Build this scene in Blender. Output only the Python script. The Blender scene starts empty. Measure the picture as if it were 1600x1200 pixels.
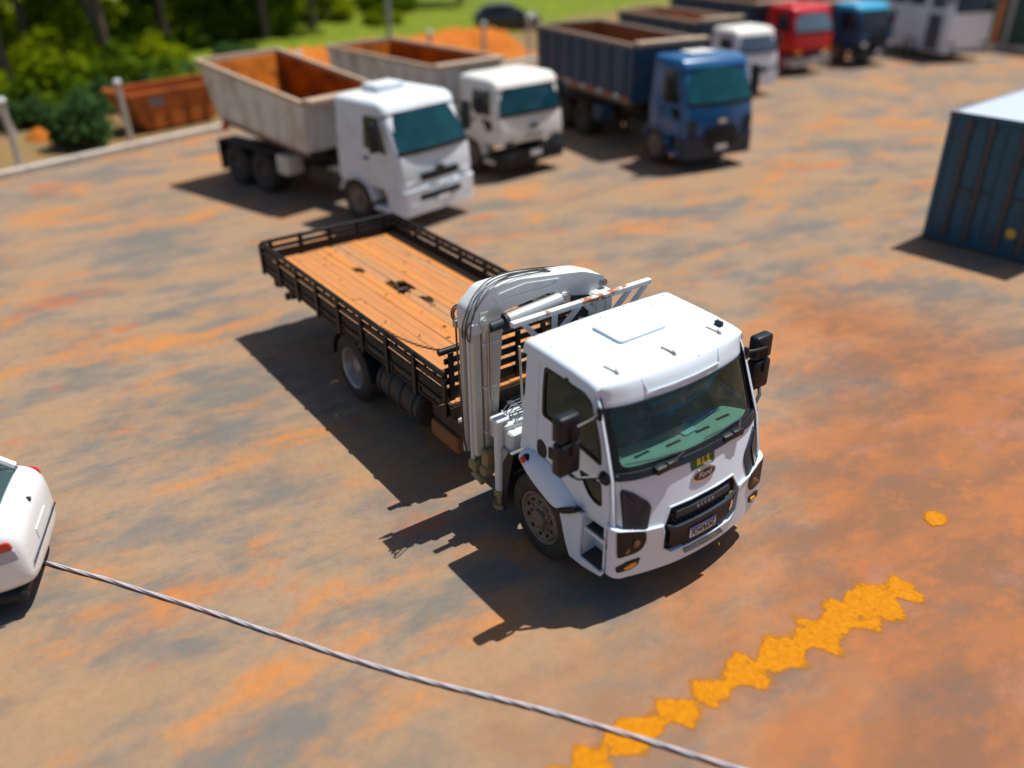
import bpy, bmesh, math, random
from mathutils import Vector, Matrix
import numpy as np
random.seed(11)
R_ = math.radians
SC = bpy.context.scene
COL = SC.collection

# ------------------------------------------------------------------ camera, sky, sun
YAW, PITCH, ROLL = 2.515, -0.516, -0.011
cam_d = bpy.data.cameras.new('camera')
cam = bpy.data.objects.new('camera', cam_d); COL.objects.link(cam); SC.camera = cam
cyw, syw, cp, sp = math.cos(YAW), math.sin(YAW), math.cos(PITCH), math.sin(PITCH)
Fv = Vector((cyw*cp, syw*cp, sp)); Rv = Vector((syw, -cyw, 0)); Uv = Rv.cross(Fv)
c_, s_ = math.cos(ROLL), math.sin(ROLL)
R2 = c_*Rv + s_*Uv; U2 = -s_*Rv + c_*Uv
cam.matrix_world = Matrix(((R2.x, U2.x, -Fv.x, 5.968), (R2.y, U2.y, -Fv.y, -5.849), (R2.z, U2.z, -Fv.z, 6.552), (0, 0, 0, 1)))
cam_d.sensor_width = 36; cam_d.lens = 36*1318.4/1600
cam_d.clip_start = .1; cam_d.clip_end = 1500
cam_d.dof.use_dof = True; cam_d.dof.focus_distance = 10.0
cam_d.dof.aperture_fstop = (cam_d.lens/1000)/.155
cam_d.dof.aperture_blades = 0

SUN = Vector((.01, .43, 1)).normalized()
world = bpy.data.worlds.new('World'); SC.world = world; world.use_nodes = True
wn = world.node_tree.nodes; wl = world.node_tree.links
sky = wn.new('ShaderNodeTexSky'); sky.sky_type = 'NISHITA'; sky.sun_disc = False
sky.sun_elevation = math.asin(SUN.z); sky.sun_rotation = math.atan2(SUN.x, SUN.y)
wl.new(sky.outputs[0], wn['Background'].inputs['Color']); wn['Background'].inputs['Strength'].default_value = .08
sun_d = bpy.data.lights.new('sun', 'SUN'); sun_d.energy = 5.0; sun_d.angle = R_(.5); sun_d.color = (1, .965, .90)
sun = bpy.data.objects.new('sun', sun_d); COL.objects.link(sun)
sun.rotation_euler = SUN.to_track_quat('Z', 'Y').to_euler(); sun.location = (0, 10, 25)
SC.view_settings.view_transform = 'Standard'; SC.view_settings.look = 'None'
SC.view_settings.exposure = 0.15; SC.view_settings.gamma = 1

# ------------------------------------------------------------------ materials
def nt(m):
    m.use_nodes = True
    return m.node_tree.nodes, m.node_tree.links
def noise(n, l, scale, detail=4, rough=.6, dist=0, mapping=None, coord='Object'):
    tc = n.new('ShaderNodeTexCoord'); no = n.new('ShaderNodeTexNoise')
    no.inputs['Scale'].default_value = scale; no.inputs['Detail'].default_value = detail
    no.inputs['Roughness'].default_value = rough; no.inputs['Distortion'].default_value = dist
    if mapping:
        mp = n.new('ShaderNodeMapping'); mp.inputs['Scale'].default_value = mapping[0]
        mp.inputs['Rotation'].default_value = mapping[1] if len(mapping) > 1 else (0, 0, 0)
        mp.inputs['Location'].default_value = mapping[2] if len(mapping) > 2 else (0, 0, 0)
        l.new(tc.outputs[coord], mp.inputs[0]); l.new(mp.outputs[0], no.inputs['Vector'])
    else: l.new(tc.outputs[coord], no.inputs['Vector'])
    return no.outputs['Fac']
def ramp(n, l, fac, lo, hi):
    r = n.new('ShaderNodeMapRange'); r.inputs['From Min'].default_value = lo; r.inputs['From Max'].default_value = hi
    r.interpolation_type = 'SMOOTHSTEP'
    l.new(fac, r.inputs['Value']); return r.outputs['Result']
def mixc(n, l, fac, a, b, mode='MIX'):
    m = n.new('ShaderNodeMix'); m.data_type = 'RGBA'; m.blend_type = mode
    if isinstance(fac, (int, float)): m.inputs[0].default_value = fac
    else: l.new(fac, m.inputs[0])
    for i, v in ((6, a), (7, b)):
        if isinstance(v, tuple): m.inputs[i].default_value = (*v[:3], 1)
        else: l.new(v, m.inputs[i])
    return m.outputs[2]
def math_(n, l, op, a, b):
    m = n.new('ShaderNodeMath'); m.operation = op
    for i, v in ((0, a), (1, b)):
        if isinstance(v, (int, float)): m.inputs[i].default_value = v
        else: l.new(v, m.inputs[i])
    return m.outputs[0]
MATS = {}
def mk(name, col, rough=.5, metal=0, coat=0, var=.12, vscale=6, dirt=None, damt=.5, dlo=.5, dhi=.7, dscale=3, bump=0, bscale=60, stretch=None, spec=.5):
    m = bpy.data.materials.new(name); n, l = nt(m); p = n['Principled BSDF']
    p.inputs['Roughness'].default_value = rough; p.inputs['Metallic'].default_value = metal
    p.inputs['Coat Weight'].default_value = coat; p.inputs['Coat Roughness'].default_value = .08
    p.inputs['Specular IOR Level'].default_value = spec
    f = noise(n, l, vscale, 5, .6, mapping=(stretch,) if stretch else None)
    c = mixc(n, l, f, tuple(x*(1-var) for x in col), tuple(min(1, x*(1+var)) for x in col))
    if dirt:
        d = ramp(n, l, noise(n, l, dscale, 9, .68, .3, mapping=(stretch,) if stretch else None), dlo, dhi)
        d = math_(n, l, 'MULTIPLY', d, damt)
        c = mixc(n, l, d, c, dirt)
        r = n.new('ShaderNodeMapRange'); l.new(d, r.inputs['Value']); r.inputs['To Min'].default_value = rough; r.inputs['To Max'].default_value = .85
        l.new(r.outputs[0], p.inputs['Roughness'])
    l.new(c, p.inputs['Base Color'])
    if bump:
        b = n.new('ShaderNodeBump'); b.inputs['Strength'].default_value = bump; b.inputs['Distance'].default_value = .01
        l.new(noise(n, l, bscale, 6), b.inputs['Height']); l.new(b.outputs[0], p.inputs['Normal'])
    MATS[name] = m; return m
DUST = (.36, .19, .09); MUD = (.16, .09, .05)
WHITE = mk('white_paint', (.66, .75, .84), .4, coat=.12, spec=.3, var=.02, dirt=(.5, .42, .34), damt=.28, dlo=.55, dhi=.78, dscale=2.2)
WHITE2 = mk('white_paint_dusty', (.68, .73, .78), .5, spec=.3, var=.03, dirt=(.42, .33, .25), damt=.45, dlo=.45, dhi=.75, dscale=2)
CRANE = mk('crane_cream', (.57, .55, .48), .5, spec=.3, var=.04, dirt=(.35, .27, .16), damt=.5, dlo=.54, dhi=.76, dscale=6, stretch=(1.5, 1.5, .9))
CRANEW = mk('crane_white', (.64, .67, .68), .48, spec=.3, var=.03, dirt=(.4, .33, .25), damt=.4, dlo=.55, dhi=.75, dscale=4)
RUSTW = mk('rusty_white_paint', (.72, .72, .70), .45, var=.03, dirt=(.33, .10, .02), damt=.95, dlo=.52, dhi=.6, dscale=3.3)
BLACK = mk('black_plastic', (.008, .012, .017), .45, var=.2, dirt=(.07, .06, .06), damt=.12, dlo=.5, dhi=.8, dscale=6, spec=.3)
GREYP = mk('grey_plastic', (.026, .036, .048), .55, var=.15, dirt=(.1, .09, .08), damt=.12, dscale=8, spec=.3)
BLACKW = mk('black_painted_wood', (.009, .009, .010), .42, var=.4, vscale=20, dirt=(.13, .08, .05), damt=.16, dlo=.5, dhi=.8, dscale=7, bump=.25, spec=.22)
SLAT = mk('scuffed_black_timber', (.010, .010, .010), .5, var=.4, vscale=20, dirt=(.30, .25, .17), damt=.45, dlo=.58, dhi=.70, dscale=9, bump=.25, spec=.2)
CHASSIS = mk('chassis_black', (.02, .018, .017), .6, var=.3, dirt=(.12, .075, .045), damt=.55, dlo=.4, dhi=.7, dscale=4)
TYRE = mk('tyre_rubber', (.022, .021, .02), .8, var=.2, dirt=(.12, .075, .045), damt=.45, dlo=.4, dhi=.75, dscale=5, bump=.2, bscale=80)
RIM = mk('dusty_wheel_steel', (.20, .17, .14), .5, .3, var=.15, dirt=(.18, .10, .055), damt=.6, dlo=.4, dhi=.7, dscale=6)
RIMS = mk('silver_wheel_steel', (.38, .38, .37), .42, .5, var=.1, dirt=(.22, .12, .06), damt=.7, dlo=.45, dhi=.7, dscale=4)
RIMF = mk('grimy_wheel_steel', (.12, .10, .085), .6, .2, var=.2, dirt=(.09, .055, .035), damt=.6)
STEEL = mk('bare_steel', (.45, .45, .44), .3, .9, var=.1, dirt=(.2, .12, .07), damt=.4)
HOLE = mk('dark_recess', (.006, .006, .006), .9, var=.1)
BOARD = mk('dusty_floor_board', (.50, .205, .07), .8, spec=.2, var=.28, vscale=3, stretch=(.5, 7, 1), dirt=(.33, .19, .105), damt=.6, dlo=.48, dhi=.7, dscale=2.5, bump=.3, bscale=50)
BOARD2 = mk('dusty_floor_board_orange', (.55, .215, .055), .8, spec=.2, var=.26, vscale=3, stretch=(.5, 7, 1), dirt=(.37, .22, .13), damt=.6, dlo=.48, dhi=.7, dscale=2.2, bump=.3, bscale=50)
BOARD3 = mk('worn_floor_board', (.40, .20, .095), .8, spec=.2, var=.3, vscale=3, stretch=(.5, 7, 1), dirt=(.52, .25, .09), damt=.7, dlo=.42, dhi=.65, dscale=2.4, bump=.3, bscale=50)
SPLINT = mk('split_wood', (.16, .085, .04), .85, var=.3, vscale=20)
CHAINM = mk('rusty_chain', (.10, .05, .035), .6, .4, var=.3)
AMBER = mk('amber_lens', (.75, .33, .02), .2, coat=.5, var=.1)
REDL = mk('red_lens', (.55, .03, .01), .2, coat=.5, var=.1)
CHROME = mk('chrome', (.75, .76, .78), .12, 1, var=.02)
NAVY = mk('dark_badge', (.025, .018, .022), .5, coat=.0, var=.1)
SIGNG = mk('green_sticker', (.008, .10, .035), .35, var=.15)
YELT = mk('yellow_print', (.80, .62, .05), .5, var=.02)
PLATEW = mk('number_plate_white', (.72, .74, .74), .35, var=.03)
PLATEB = mk('number_plate_blue', (.02, .08, .42), .35, var=.05)
PRINT = mk('black_print', (.012, .012, .014), .5, var=.05)
DASH = mk('dashboard_grey', (.40, .41, .37), .6, var=.2, dirt=(.36, .28, .2), damt=.3)
SEATM = mk('dark_seat_fabric', (.035, .04, .045), .9, var=.2)
BLUEC = mk('blue_cloth', (.05, .22, .60), .8, var=.15)
REDC = mk('red_brown_strap', (.45, .08, .05), .8, var=.15)
PAPER = mk('pale_paper', (.5, .6, .66), .6, var=.05)
TREAD = mk('checker_step_tread', (.028, .028, .028), .7, .0, var=.9, vscale=70, dirt=(.3, .2, .12), damt=.35)
BOXM = mk('ochre_battery_box', (.22, .10, .03), .7, var=.25, dirt=(.1, .06, .03), damt=.5)
GRIME = mk('greasy_yellow_steel', (.28, .22, .10), .6, var=.3, vscale=15, dirt=(.08, .05, .03), damt=.7, dscale=10)
HOSE = mk('black_hose', (.018, .016, .018), .4, var=.2)
SILV = mk('silver_print', (.45, .46, .46), .35, .5, var=.05)
LEAFG = mk('fresh_leaf', (.10, .28, .04), .6, var=.1)
LEAFD = mk('dry_leaf', (.13, .06, .025), .8, var=.3, vscale=40)
CONC = mk('pale_concrete', (.48, .43, .37), .85, var=.15, dirt=(.33, .2, .11), damt=.6, dscale=1.5, bump=.3)
POSTC = mk('grey_concrete_post', (.42, .38, .33), .85, var=.15, bump=.3)
RUST = mk('orange_rust_liner', (.42, .115, .006), .85, var=.25, vscale=2, spec=.15, dirt=(.10, .028, .005), damt=.7, dlo=.42, dhi=.65, dscale=1.4, bump=.2)  # rust, with the shaded brown of the body interior mixed in as blotches
RUSTD = mk('brown_rust_liner', (.24, .085, .018), .85, var=.3, dirt=(.40, .16, .04), damt=.5, dscale=1.5)
BODYW = mk('dusty_white_body', (.68, .65, .58), .55, var=.06, dirt=(.33, .20, .11), damt=.75, dlo=.42, dhi=.72, dscale=1.6, stretch=(1.4, 1.4, .6))
BODYB = mk('dark_blue_body', (.010, .052, .11), .45, var=.15, dirt=(.10, .08, .07), damt=.45, dlo=.45, dhi=.75, dscale=1.6)
RAILT = mk('dusty_top_rail', (.44, .33, .23), .75, var=.15, dirt=(.45, .2, .08), damt=.6)
RAILD = mk('dull_tan_rail', (.30, .22, .16), .75, var=.15)
BLUE = mk('blue_cab_paint', (.004, .10, .27), .3, coat=.5, var=.06, dirt=(.10, .12, .14), damt=.3, dscale=2)
SUNBLUE = mk('sunlit_blue_paint', (.03, .40, .68), .35, coat=.4, var=.05, dirt=(.2, .2, .2), damt=.2)  # sunlit tone of a blue cab roof put into its paint
RED = mk('red_cab_paint', (.62, .006, .009), .4, spec=.25, coat=.4, var=.05, dirt=(.25, .08, .05), damt=.25)
CREAM = mk('cream_white_paint', (.76, .74, .68), .42, var=.03, dirt=(.4, .3, .22), damt=.35, dlo=.5)
BUSW = mk('bus_white_paint', (.74, .78, .84), .35, coat=.3, var=.03, dirt=(.4, .35, .3), damt=.3)
CONTB = mk('container_blue', (.012, .085, .15), .5, var=.2, dirt=(.05, .045, .045), damt=.5, dlo=.45, dhi=.7, dscale=3, stretch=(3, 3, .4))
CONTT = mk('container_roof_white', (.54, .61, .70), .5, var=.05, dirt=(.5, .44, .38), damt=.35, dscale=1.2)
CONTR = mk('container_locking_bar', (.06, .06, .066), .6, var=.25, dirt=(.10, .075, .065), damt=.5)
STICK = mk('yellow_sticker', (.60, .42, .02), .5, var=.05)
SKIPO = mk('orange_skip_steel', (.46, .115, .010), .75, var=.3, vscale=2, dirt=(.12, .035, .01), damt=.8, dscale=1.5)
GREENB = mk('dark_green_sheet', (.008, .055, .04), .5, var=.15)
ORP = mk('orange_pole_paint', (.42, .11, .02), .5, var=.15)
GPOLE = mk('grey_steel_pole', (.36, .36, .36), .5, .3, var=.1)
GREYPATCH = mk('grey_blue_patch', (.20, .21, .24), .6, var=.15)
BARK = mk('grey_brown_bark', (.13, .095, .07), .9, var=.35, vscale=8, stretch=(3, 3, .5), bump=.6, bscale=20)
BARKP = mk('pale_bark', (.30, .27, .23), .9, var=.3, vscale=8, stretch=(3, 3, .5), bump=.5, bscale=20)
ROPEA = mk('grey_rope_strand', (.44, .43, .46), .8, var=.2, vscale=20)
ROPEB = mk('pink_grey_rope_strand', (.50, .40, .42), .8, var=.25, vscale=12)
CARB = mk('dark_car_paint', (.02, .024, .03), .25, coat=.6, var=.05)
CARW = mk('white_car_paint', (.80, .81, .83), .25, coat=.7, var=.015)
def glass(name, tint, refl=1.0, base=.0):
    m = bpy.data.materials.new(name); n, l = nt(m); n.remove(n['Principled BSDF'])
    tr = n.new('ShaderNodeBsdfTransparent'); tr.inputs[0].default_value = (*tint, 1)
    gl = n.new('ShaderNodeBsdfGlossy'); gl.inputs['Roughness'].default_value = .03; gl.inputs[0].default_value = (.7, .95, 1, 1)
    fr = n.new('ShaderNodeFresnel'); fr.inputs['IOR'].default_value = 1.5
    # faint dust on the pane
    df = n.new('ShaderNodeBsdfDiffuse'); df.inputs[0].default_value = (.30, .22, .16, 1)
    mx0 = n.new('ShaderNodeMixShader'); l.new(math_(n, l, 'MULTIPLY', ramp(n, l, noise(n, l, 3, 8), .45, .8), .12+base), mx0.inputs[0])
    l.new(tr.outputs[0], mx0.inputs[1]); l.new(df.outputs[0], mx0.inputs[2])
    mx = n.new('ShaderNodeMixShader'); ge = n.new('ShaderNodeNewGeometry'); l.new(math_(n, l, 'MULTIPLY', math_(n, l, 'MULTIPLY', fr.outputs[0], refl), math_(n, l, 'SUBTRACT', 1, ge.outputs['Backfacing'])), mx.inputs[0])
    l.new(mx0.outputs[0], mx.inputs[1]); l.new(gl.outputs[0], mx.inputs[2])
    l.new(mx.outputs[0], n['Material Output'].inputs[0]); MATS[name] = m; return m
WSG = glass('teal_windscreen_glass', (.62, .78, .75))
SIDEG = glass('bronze_side_glass', (.22, .19, .12), 1, .12)
CARG = glass('car_glass', (.25, .32, .32))
FARG = mk('far_teal_glass', (.006, .045, .06), .06, var=.9, vscale=1.6, spec=.35)
FARGD = mk('far_dark_glass', (.012, .014, .016), .1, var=.3, vscale=2, spec=.6)

def leafmat(name, a, b, tr=.35):
    m = bpy.data.materials.new(name); n, l = nt(m); n.remove(n['Principled BSDF'])
    f = ramp(n, l, noise(n, l, .9, 4), .35, .65)
    c = mixc(n, l, f, a, b)
    oi = n.new('ShaderNodeObjectInfo')
    c = mixc(n, l, math_(n, l, 'MULTIPLY', oi.outputs['Random'], .5), c, tuple(.6*x for x in a))
    d = n.new('ShaderNodeBsdfDiffuse'); t = n.new('ShaderNodeBsdfTranslucent')
    l.new(c, d.inputs[0]); l.new(c, t.inputs[0])
    mx = n.new('ShaderNodeMixShader'); mx.inputs[0].default_value = tr
    l.new(d.outputs[0], mx.inputs[1]); l.new(t.outputs[0], mx.inputs[2]); l.new(mx.outputs[0], n['Material Output'].inputs[0])
    MATS[name] = m; return m
LEAF_DARK = leafmat('dark_forest_leaves', (.05, .095, .010), (.10, .17, .014))
LEAF_BRI = leafmat('bright_yellow_green_leaves', (.22, .30, .008), (.38, .42, .010), .45)  # sunlight on the undergrowth put into a brighter leaf colour
LEAF_TEAL = leafmat('dull_green_bush_leaves', (.045, .10, .03), (.095, .18, .05))
LEAF_MID = leafmat('mid_green_leaves', (.10, .18, .012), (.20, .29, .015))

# ground materials
def ground_mat():
    m = bpy.data.materials.new('dusty_yard_asphalt'); n, l = nt(m); p = n['Principled BSDF']
    p.inputs['Roughness'].default_value = .88; p.inputs['Specular IOR Level'].default_value = .12
    tc = n.new('ShaderNodeTexCoord')
    def streak(scale, st, loc, det=8, ro=.68, ang=82, dist=.1):   # noise drawn out along the way the trucks turn
        a = n.new('ShaderNodeMapping'); a.inputs['Rotation'].default_value = (0, 0, R_(-ang)); a.inputs['Location'].default_value = loc
        b2 = n.new('ShaderNodeMapping'); b2.inputs['Scale'].default_value = (st, 1, 1)
        l.new(tc.outputs['Object'], a.inputs[0]); l.new(a.outputs[0], b2.inputs[0])
        no = n.new('ShaderNodeTexNoise'); no.inputs['Scale'].default_value = scale; no.inputs['Detail'].default_value = det
        no.inputs['Roughness'].default_value = ro; no.inputs['Distortion'].default_value = dist
        l.new(b2.outputs[0], no.inputs['Vector']); return no.outputs['Fac']
    big = streak(.40, .6, (3, 1, 0)); mid = streak(.9, .5, (7, 3, 0), 9, .68); mid2 = streak(.60, .55, (-4, 11, 0), 10, .70, 84, .2)
    spot = streak(2.2, .7, (5, -7, 0), 7, .66, 80); drk = streak(.7, .55, (13, 2, 0), 9, .7, 78)
    fine = noise(n, l, 7, 9, .75); grain = noise(n, l, 60, 4, .7)
    base = mixc(n, l, ramp(n, l, mid, .40, .60), (.170, .158, .142), (.33, .225, .145))
    base = mixc(n, l, math_(n, l, 'MULTIPLY', ramp(n, l, big, .46, .60), .75), base, (.37, .225, .12))
    base = mixc(n, l, math_(n, l, 'MULTIPLY', ramp(n, l, mid2, .50, .66), .85), base, (.53, .205, .052))
    base = mixc(n, l, math_(n, l, 'MULTIPLY', ramp(n, l, spot, .60, .74), .4), base, (.52, .20, .06))
    sx = n.new('ShaderNodeSeparateXYZ'); l.new(tc.outputs['Object'], sx.inputs[0])
    # redder, browner soil trodden over the side of the yard the truck is heading to
    w1 = math_(n, l, 'ADD', math_(n, l, 'MULTIPLY', sx.outputs[0], .62), math_(n, l, 'MULTIPLY', sx.outputs[1], .38))
    w1 = math_(n, l, 'ADD', w1, math_(n, l, 'MULTIPLY', math_(n, l, 'SUBTRACT', big, .5), 7))
    redm = math_(n, l, 'MULTIPLY', math_(n, l, 'MULTIPLY', ramp(n, l, w1, .0, 2.4), ramp(n, l, math_(n, l, 'MULTIPLY', sx.outputs[1], -1), -10.5, -6.5)), .90)
    redc = mixc(n, l, ramp(n, l, mid, .40, .62), (.235, .105, .056), (.38, .135, .048))
    redc = mixc(n, l, math_(n, l, 'MULTIPLY', ramp(n, l, spot, .5, .66), .6), redc, (.46, .155, .04))
    redc = mixc(n, l, math_(n, l, 'MULTIPLY', ramp(n, l, mid2, .52, .62), .55), redc, (.38, .175, .125))
    base = mixc(n, l, redm, base, redc)
    redk = math_(n, l, 'MULTIPLY', ramp(n, l, streak(.6, .5, (-9, -5, 0), 8), .58, .68), .8)
    base = mixc(n, l, redk, base, (.50, .125, .035))
    base = mixc(n, l, math_(n, l, 'MULTIPLY', ramp(n, l, drk, .54, .70), .55), base, (.125, .12, .114))
    base = mixc(n, l, math_(n, l, 'MULTIPLY', ramp(n, l, fine, .38, .68), .28), base, (.19, .125, .08))
    base = mixc(n, l, .4, base, mixc(n, l, grain, (.3, .3, .3), (1.5, 1.5, 1.5)), 'MULTIPLY')
    l.new(base, p.inputs['Base Color'])
    b = n.new('ShaderNodeBump'); b.inputs['Strength'].default_value = .35; b.inputs['Distance'].default_value = .02
    l.new(math_(n, l, 'ADD', fine, grain), b.inputs['Height']); l.new(b.outputs[0], p.inputs['Normal'])
    return m
def verge_mat():
    m = bpy.data.materials.new('grass_and_soil'); n, l = nt(m); p = n['Principled BSDF']
    p.inputs['Roughness'].default_value = .95; p.inputs['Specular IOR Level'].default_value = .1
    a = noise(n, l, .35, 7, .65, .5); b = noise(n, l, 1.4, 7, .7, .3, ((1, 1, 1), (0, 0, 0), (4, 9, 0))); f = noise(n, l, 14, 5, .7)
    tc = n.new('ShaderNodeTexCoord'); sx = n.new('ShaderNodeSeparateXYZ'); l.new(tc.outputs['Object'], sx.inputs[0])
    # distance beyond the kerb line: soil near it, lawn farther out
    w = math_(n, l, 'ADD', math_(n, l, 'MULTIPLY', sx.outputs[0], -.95), math_(n, l, 'MULTIPLY', sx.outputs[1], -.31))
    w = math_(n, l, 'ADD', w, math_(n, l, 'MULTIPLY', math_(n, l, 'SUBTRACT', a, .5), 14))
    soil = mixc(n, l, ramp(n, l, b, .35, .65), (.33, .19, .085), (.24, .17, .08))
    lawn = mixc(n, l, ramp(n, l, b, .38, .62), (.10, .15, .012), (.24, .30, .012))
    lawn = mixc(n, l, ramp(n, l, a, .55, .72), lawn, (.22, .17, .08))
    c = mixc(n, l, ramp(n, l, w, 26, 30), soil, lawn)
    c = mixc(n, l, math_(n, l, 'MULTIPLY', f, .5), c, (.05, .06, .015))
    l.new(c, p.inputs['Base Color']); return m
YARD = ground_mat(); VERGE = verge_mat()
BANKM = mk('orange_laterite_soil', (.50, .15, .022), .95, var=.2, spec=.1, vscale=1.5, dirt=(.42, .16, .04), damt=.5, dscale=1, bump=.6, bscale=6)
YELM = mk('worn_orange_yellow_paint', (.48, .17, .003), .8, var=.08, vscale=5, dirt=(.36, .14, .04), damt=.85, dlo=.56, dhi=.64, dscale=7, spec=.1)

# ------------------------------------------------------------------ mesh helpers
class MB:
    def __init__(s): s.v = []; s.f = []
    def add(s, vs, fs):
        o = len(s.v); s.v += [tuple(x) for x in vs]; s.f += [tuple(i+o for i in f) for f in fs]; return s
    def bm(s, bm):
        bm.verts.ensure_lookup_table(); bm.verts.index_update()
        s.add([v.co for v in bm.verts], [[v.index for v in f.verts] for f in bm.faces]); bm.free(); return s
    def box(s, x0, x1, y0, y1, z0, z1, bev=0, seg=1, M=None):
        bm = bmesh.new(); bmesh.ops.create_cube(bm, size=1)
        for v in bm.verts: v.co = Vector(((x0+x1)/2+v.co.x*(x1-x0), (y0+y1)/2+v.co.y*(y1-y0), (z0+z1)/2+v.co.z*(z1-z0)))
        if bev: bmesh.ops.bevel(bm, geom=bm.edges[:], offset=bev, segments=seg, profile=.5, affect='EDGES', clamp_overlap=True)
        if M is not None: bm.transform(M)
        return s.bm(bm)
    def beam(s, a, b, w, h=None, bev=0, up=(0, 0, 1)):
        a = Vector(a); b = Vector(b); d = b-a; L = d.length; h = h or w
        z = d.normalized(); x = Vector(up).cross(z)
        if x.length < 1e-4: x = Vector((1, 0, 0)).cross(z)
        x.normalize(); y = z.cross(x)
        M = Matrix(((x.x, y.x, z.x, a.x), (x.y, y.y, z.y, a.y), (x.z, y.z, z.z, a.z), (0, 0, 0, 1)))
        return s.box(-w/2, w/2, -h/2, h/2, 0, L, bev, 1, M)
    def tube(s, pts, r, seg=8, caps=True):
        pts = [Vector(p) for p in pts]; n = len(pts); vs = []; prev = None
        for i, p in enumerate(pts):
            t = (pts[min(i+1, n-1)]-pts[max(i-1, 0)]).normalized()
            if prev is None:
                u = t.cross(Vector((0, 0, 1)));  u = u if u.length > 1e-3 else Vector((1, 0, 0))
            else: u = prev - t*prev.dot(t)
            u.normalize(); prev = u; w = t.cross(u); rr = r[i] if isinstance(r, (list, tuple)) else r
            for k in range(seg):
                a = 2*math.pi*k/seg; vs.append(p+rr*(math.cos(a)*u+math.sin(a)*w))
        fs = [(i*seg+k, i*seg+(k+1) % seg, (i+1)*seg+(k+1) % seg, (i+1)*seg+k) for i in range(n-1) for k in range(seg)]
        if caps: fs += [tuple(range(seg))[::-1], tuple((n-1)*seg+k for k in range(seg))]
        return s.add(vs, fs)
    def cyl(s, a, b, r, seg=16, r2=None): return s.tube([a, b], [r, r if r2 is None else r2], seg)
    def lathe(s, c, prof, axis='y', seg=32, sgn=1):
        vs = []; n = len(prof)
        for k in range(seg):
            a = 2*math.pi*k/seg; ca, sa = math.cos(a), math.sin(a)
            for r, d in prof:
                q = {'y': (r*ca, d*sgn, r*sa), 'x': (d*sgn, r*ca, r*sa), 'z': (r*ca, r*sa, d*sgn)}[axis]
                vs.append((c[0]+q[0], c[1]+q[1], c[2]+q[2]))
        fs = [(k*n+i, k*n+i+1, ((k+1) % seg)*n+i+1, ((k+1) % seg)*n+i) for k in range(seg) for i in range(n-1)]
        return s.add(vs, fs)
    def grid(s, fn, nu, nv, close=False):
        vs = [fn(i/nu, j/nv) for i in range(nu+1) for j in range(nv+1)]
        fs = [(i*(nv+1)+j, i*(nv+1)+j+1, (i+1)*(nv+1)+j+1, (i+1)*(nv+1)+j) for i in range(nu) for j in range(nv)]
        return s.add(vs, fs)
    def loft(s, secs, caps=True):
        n = len(secs[0]); vs = [p for q in secs for p in q]
        fs = [(i*n+k, i*n+(k+1) % n, (i+1)*n+(k+1) % n, (i+1)*n+k) for i in range(len(secs)-1) for k in range(n)]
        if caps: fs += [tuple(range(n))[::-1], tuple((len(secs)-1)*n+k for k in range(n))]
        return s.add(vs, fs)
    def plate(s, outer, holes, mp, t, cut=0, cutv=0):
        """flat outline (u,v) with holes -> slab of thickness t, cut every `cut` in u / `cutv` in v and bent by mp(u,v,w)"""
        bm = bmesh.new()
        for lp in [outer]+list(holes):
            vv = [bm.verts.new((u, v, 0)) for u, v in lp]
            for i in range(len(vv)): bm.edges.new((vv[i], vv[(i+1) % len(vv)]))
        bmesh.ops.triangle_fill(bm, use_beauty=True, use_dissolve=False, edges=bm.edges[:], normal=(0, 0, 1))
        us = [v.co.x for v in bm.verts]; vs = [v.co.y for v in bm.verts]
        for c, no, lo, hi in ((cut, (1, 0, 0), min(us), max(us)), (cutv, (0, 1, 0), min(vs), max(vs))):
            if c:
                k = math.ceil(lo/c+1e-3)*c
                while k < hi-1e-3:
                    bmesh.ops.bisect_plane(bm, geom=bm.verts[:]+bm.edges[:]+bm.faces[:], plane_co=(no[0]*k, no[1]*k, 0), plane_no=no, dist=1e-5); k += c
        r = bmesh.ops.extrude_face_region(bm, geom=bm.faces[:])
        for g in r['geom']:
            if isinstance(g, bmesh.types.BMVert): g.co.z = t
        for v in bm.verts: v.co = Vector(mp(v.co.x, v.co.y, v.co.z))
        bmesh.ops.recalc_face_normals(bm, faces=bm.faces[:])
        return s.bm(bm)
    def mesh(s, name, mat, smooth=32, fixn=True, doubles=False):
        me = bpy.data.meshes.new(name); me.from_pydata(s.v, [], s.f)
        if fixn:
            bm = bmesh.new(); bm.from_mesh(me)
            if doubles: bmesh.ops.remove_doubles(bm, verts=bm.verts[:], dist=1e-4)
            bmesh.ops.recalc_face_normals(bm, faces=bm.faces[:]); bm.to_mesh(me); bm.free()
        for mm in (mat if isinstance(mat, (list, tuple)) else [mat]): me.materials.append(mm)
        if smooth:
            me.polygons.foreach_set('use_smooth', [True]*len(me.polygons)); me.set_sharp_from_angle(angle=R_(smooth))
        me.update(); return me
    def build(s, name, mat, parent=None, smooth=32, fixn=True, label=None, doubles=False):
        o = bpy.data.objects.new(name, s.mesh(name, mat, smooth, fixn, doubles)); COL.objects.link(o)
        if parent is not None: o.parent = parent
        if label: o['label'] = label
        return o
def tag(o, label=None, cat=None, group=None, kind=None):
    if label: o['label'] = label
    if cat: o['category'] = cat
    if group: o['group'] = group
    if kind: o['kind'] = kind
    return o
def empty(name, loc=(0, 0, 0), rz=0, label=None, cat=None, group=None):
    o = bpy.data.objects.new(name, None); COL.objects.link(o); o.location = loc; o.rotation_euler = (0, 0, rz)
    o.empty_display_size = .3
    return tag(o, label, cat, group)
def inst(o, name=None, parent=None):
    c = o.copy(); COL.objects.link(c)
    if parent is not None: c.parent = parent
    return c
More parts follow.
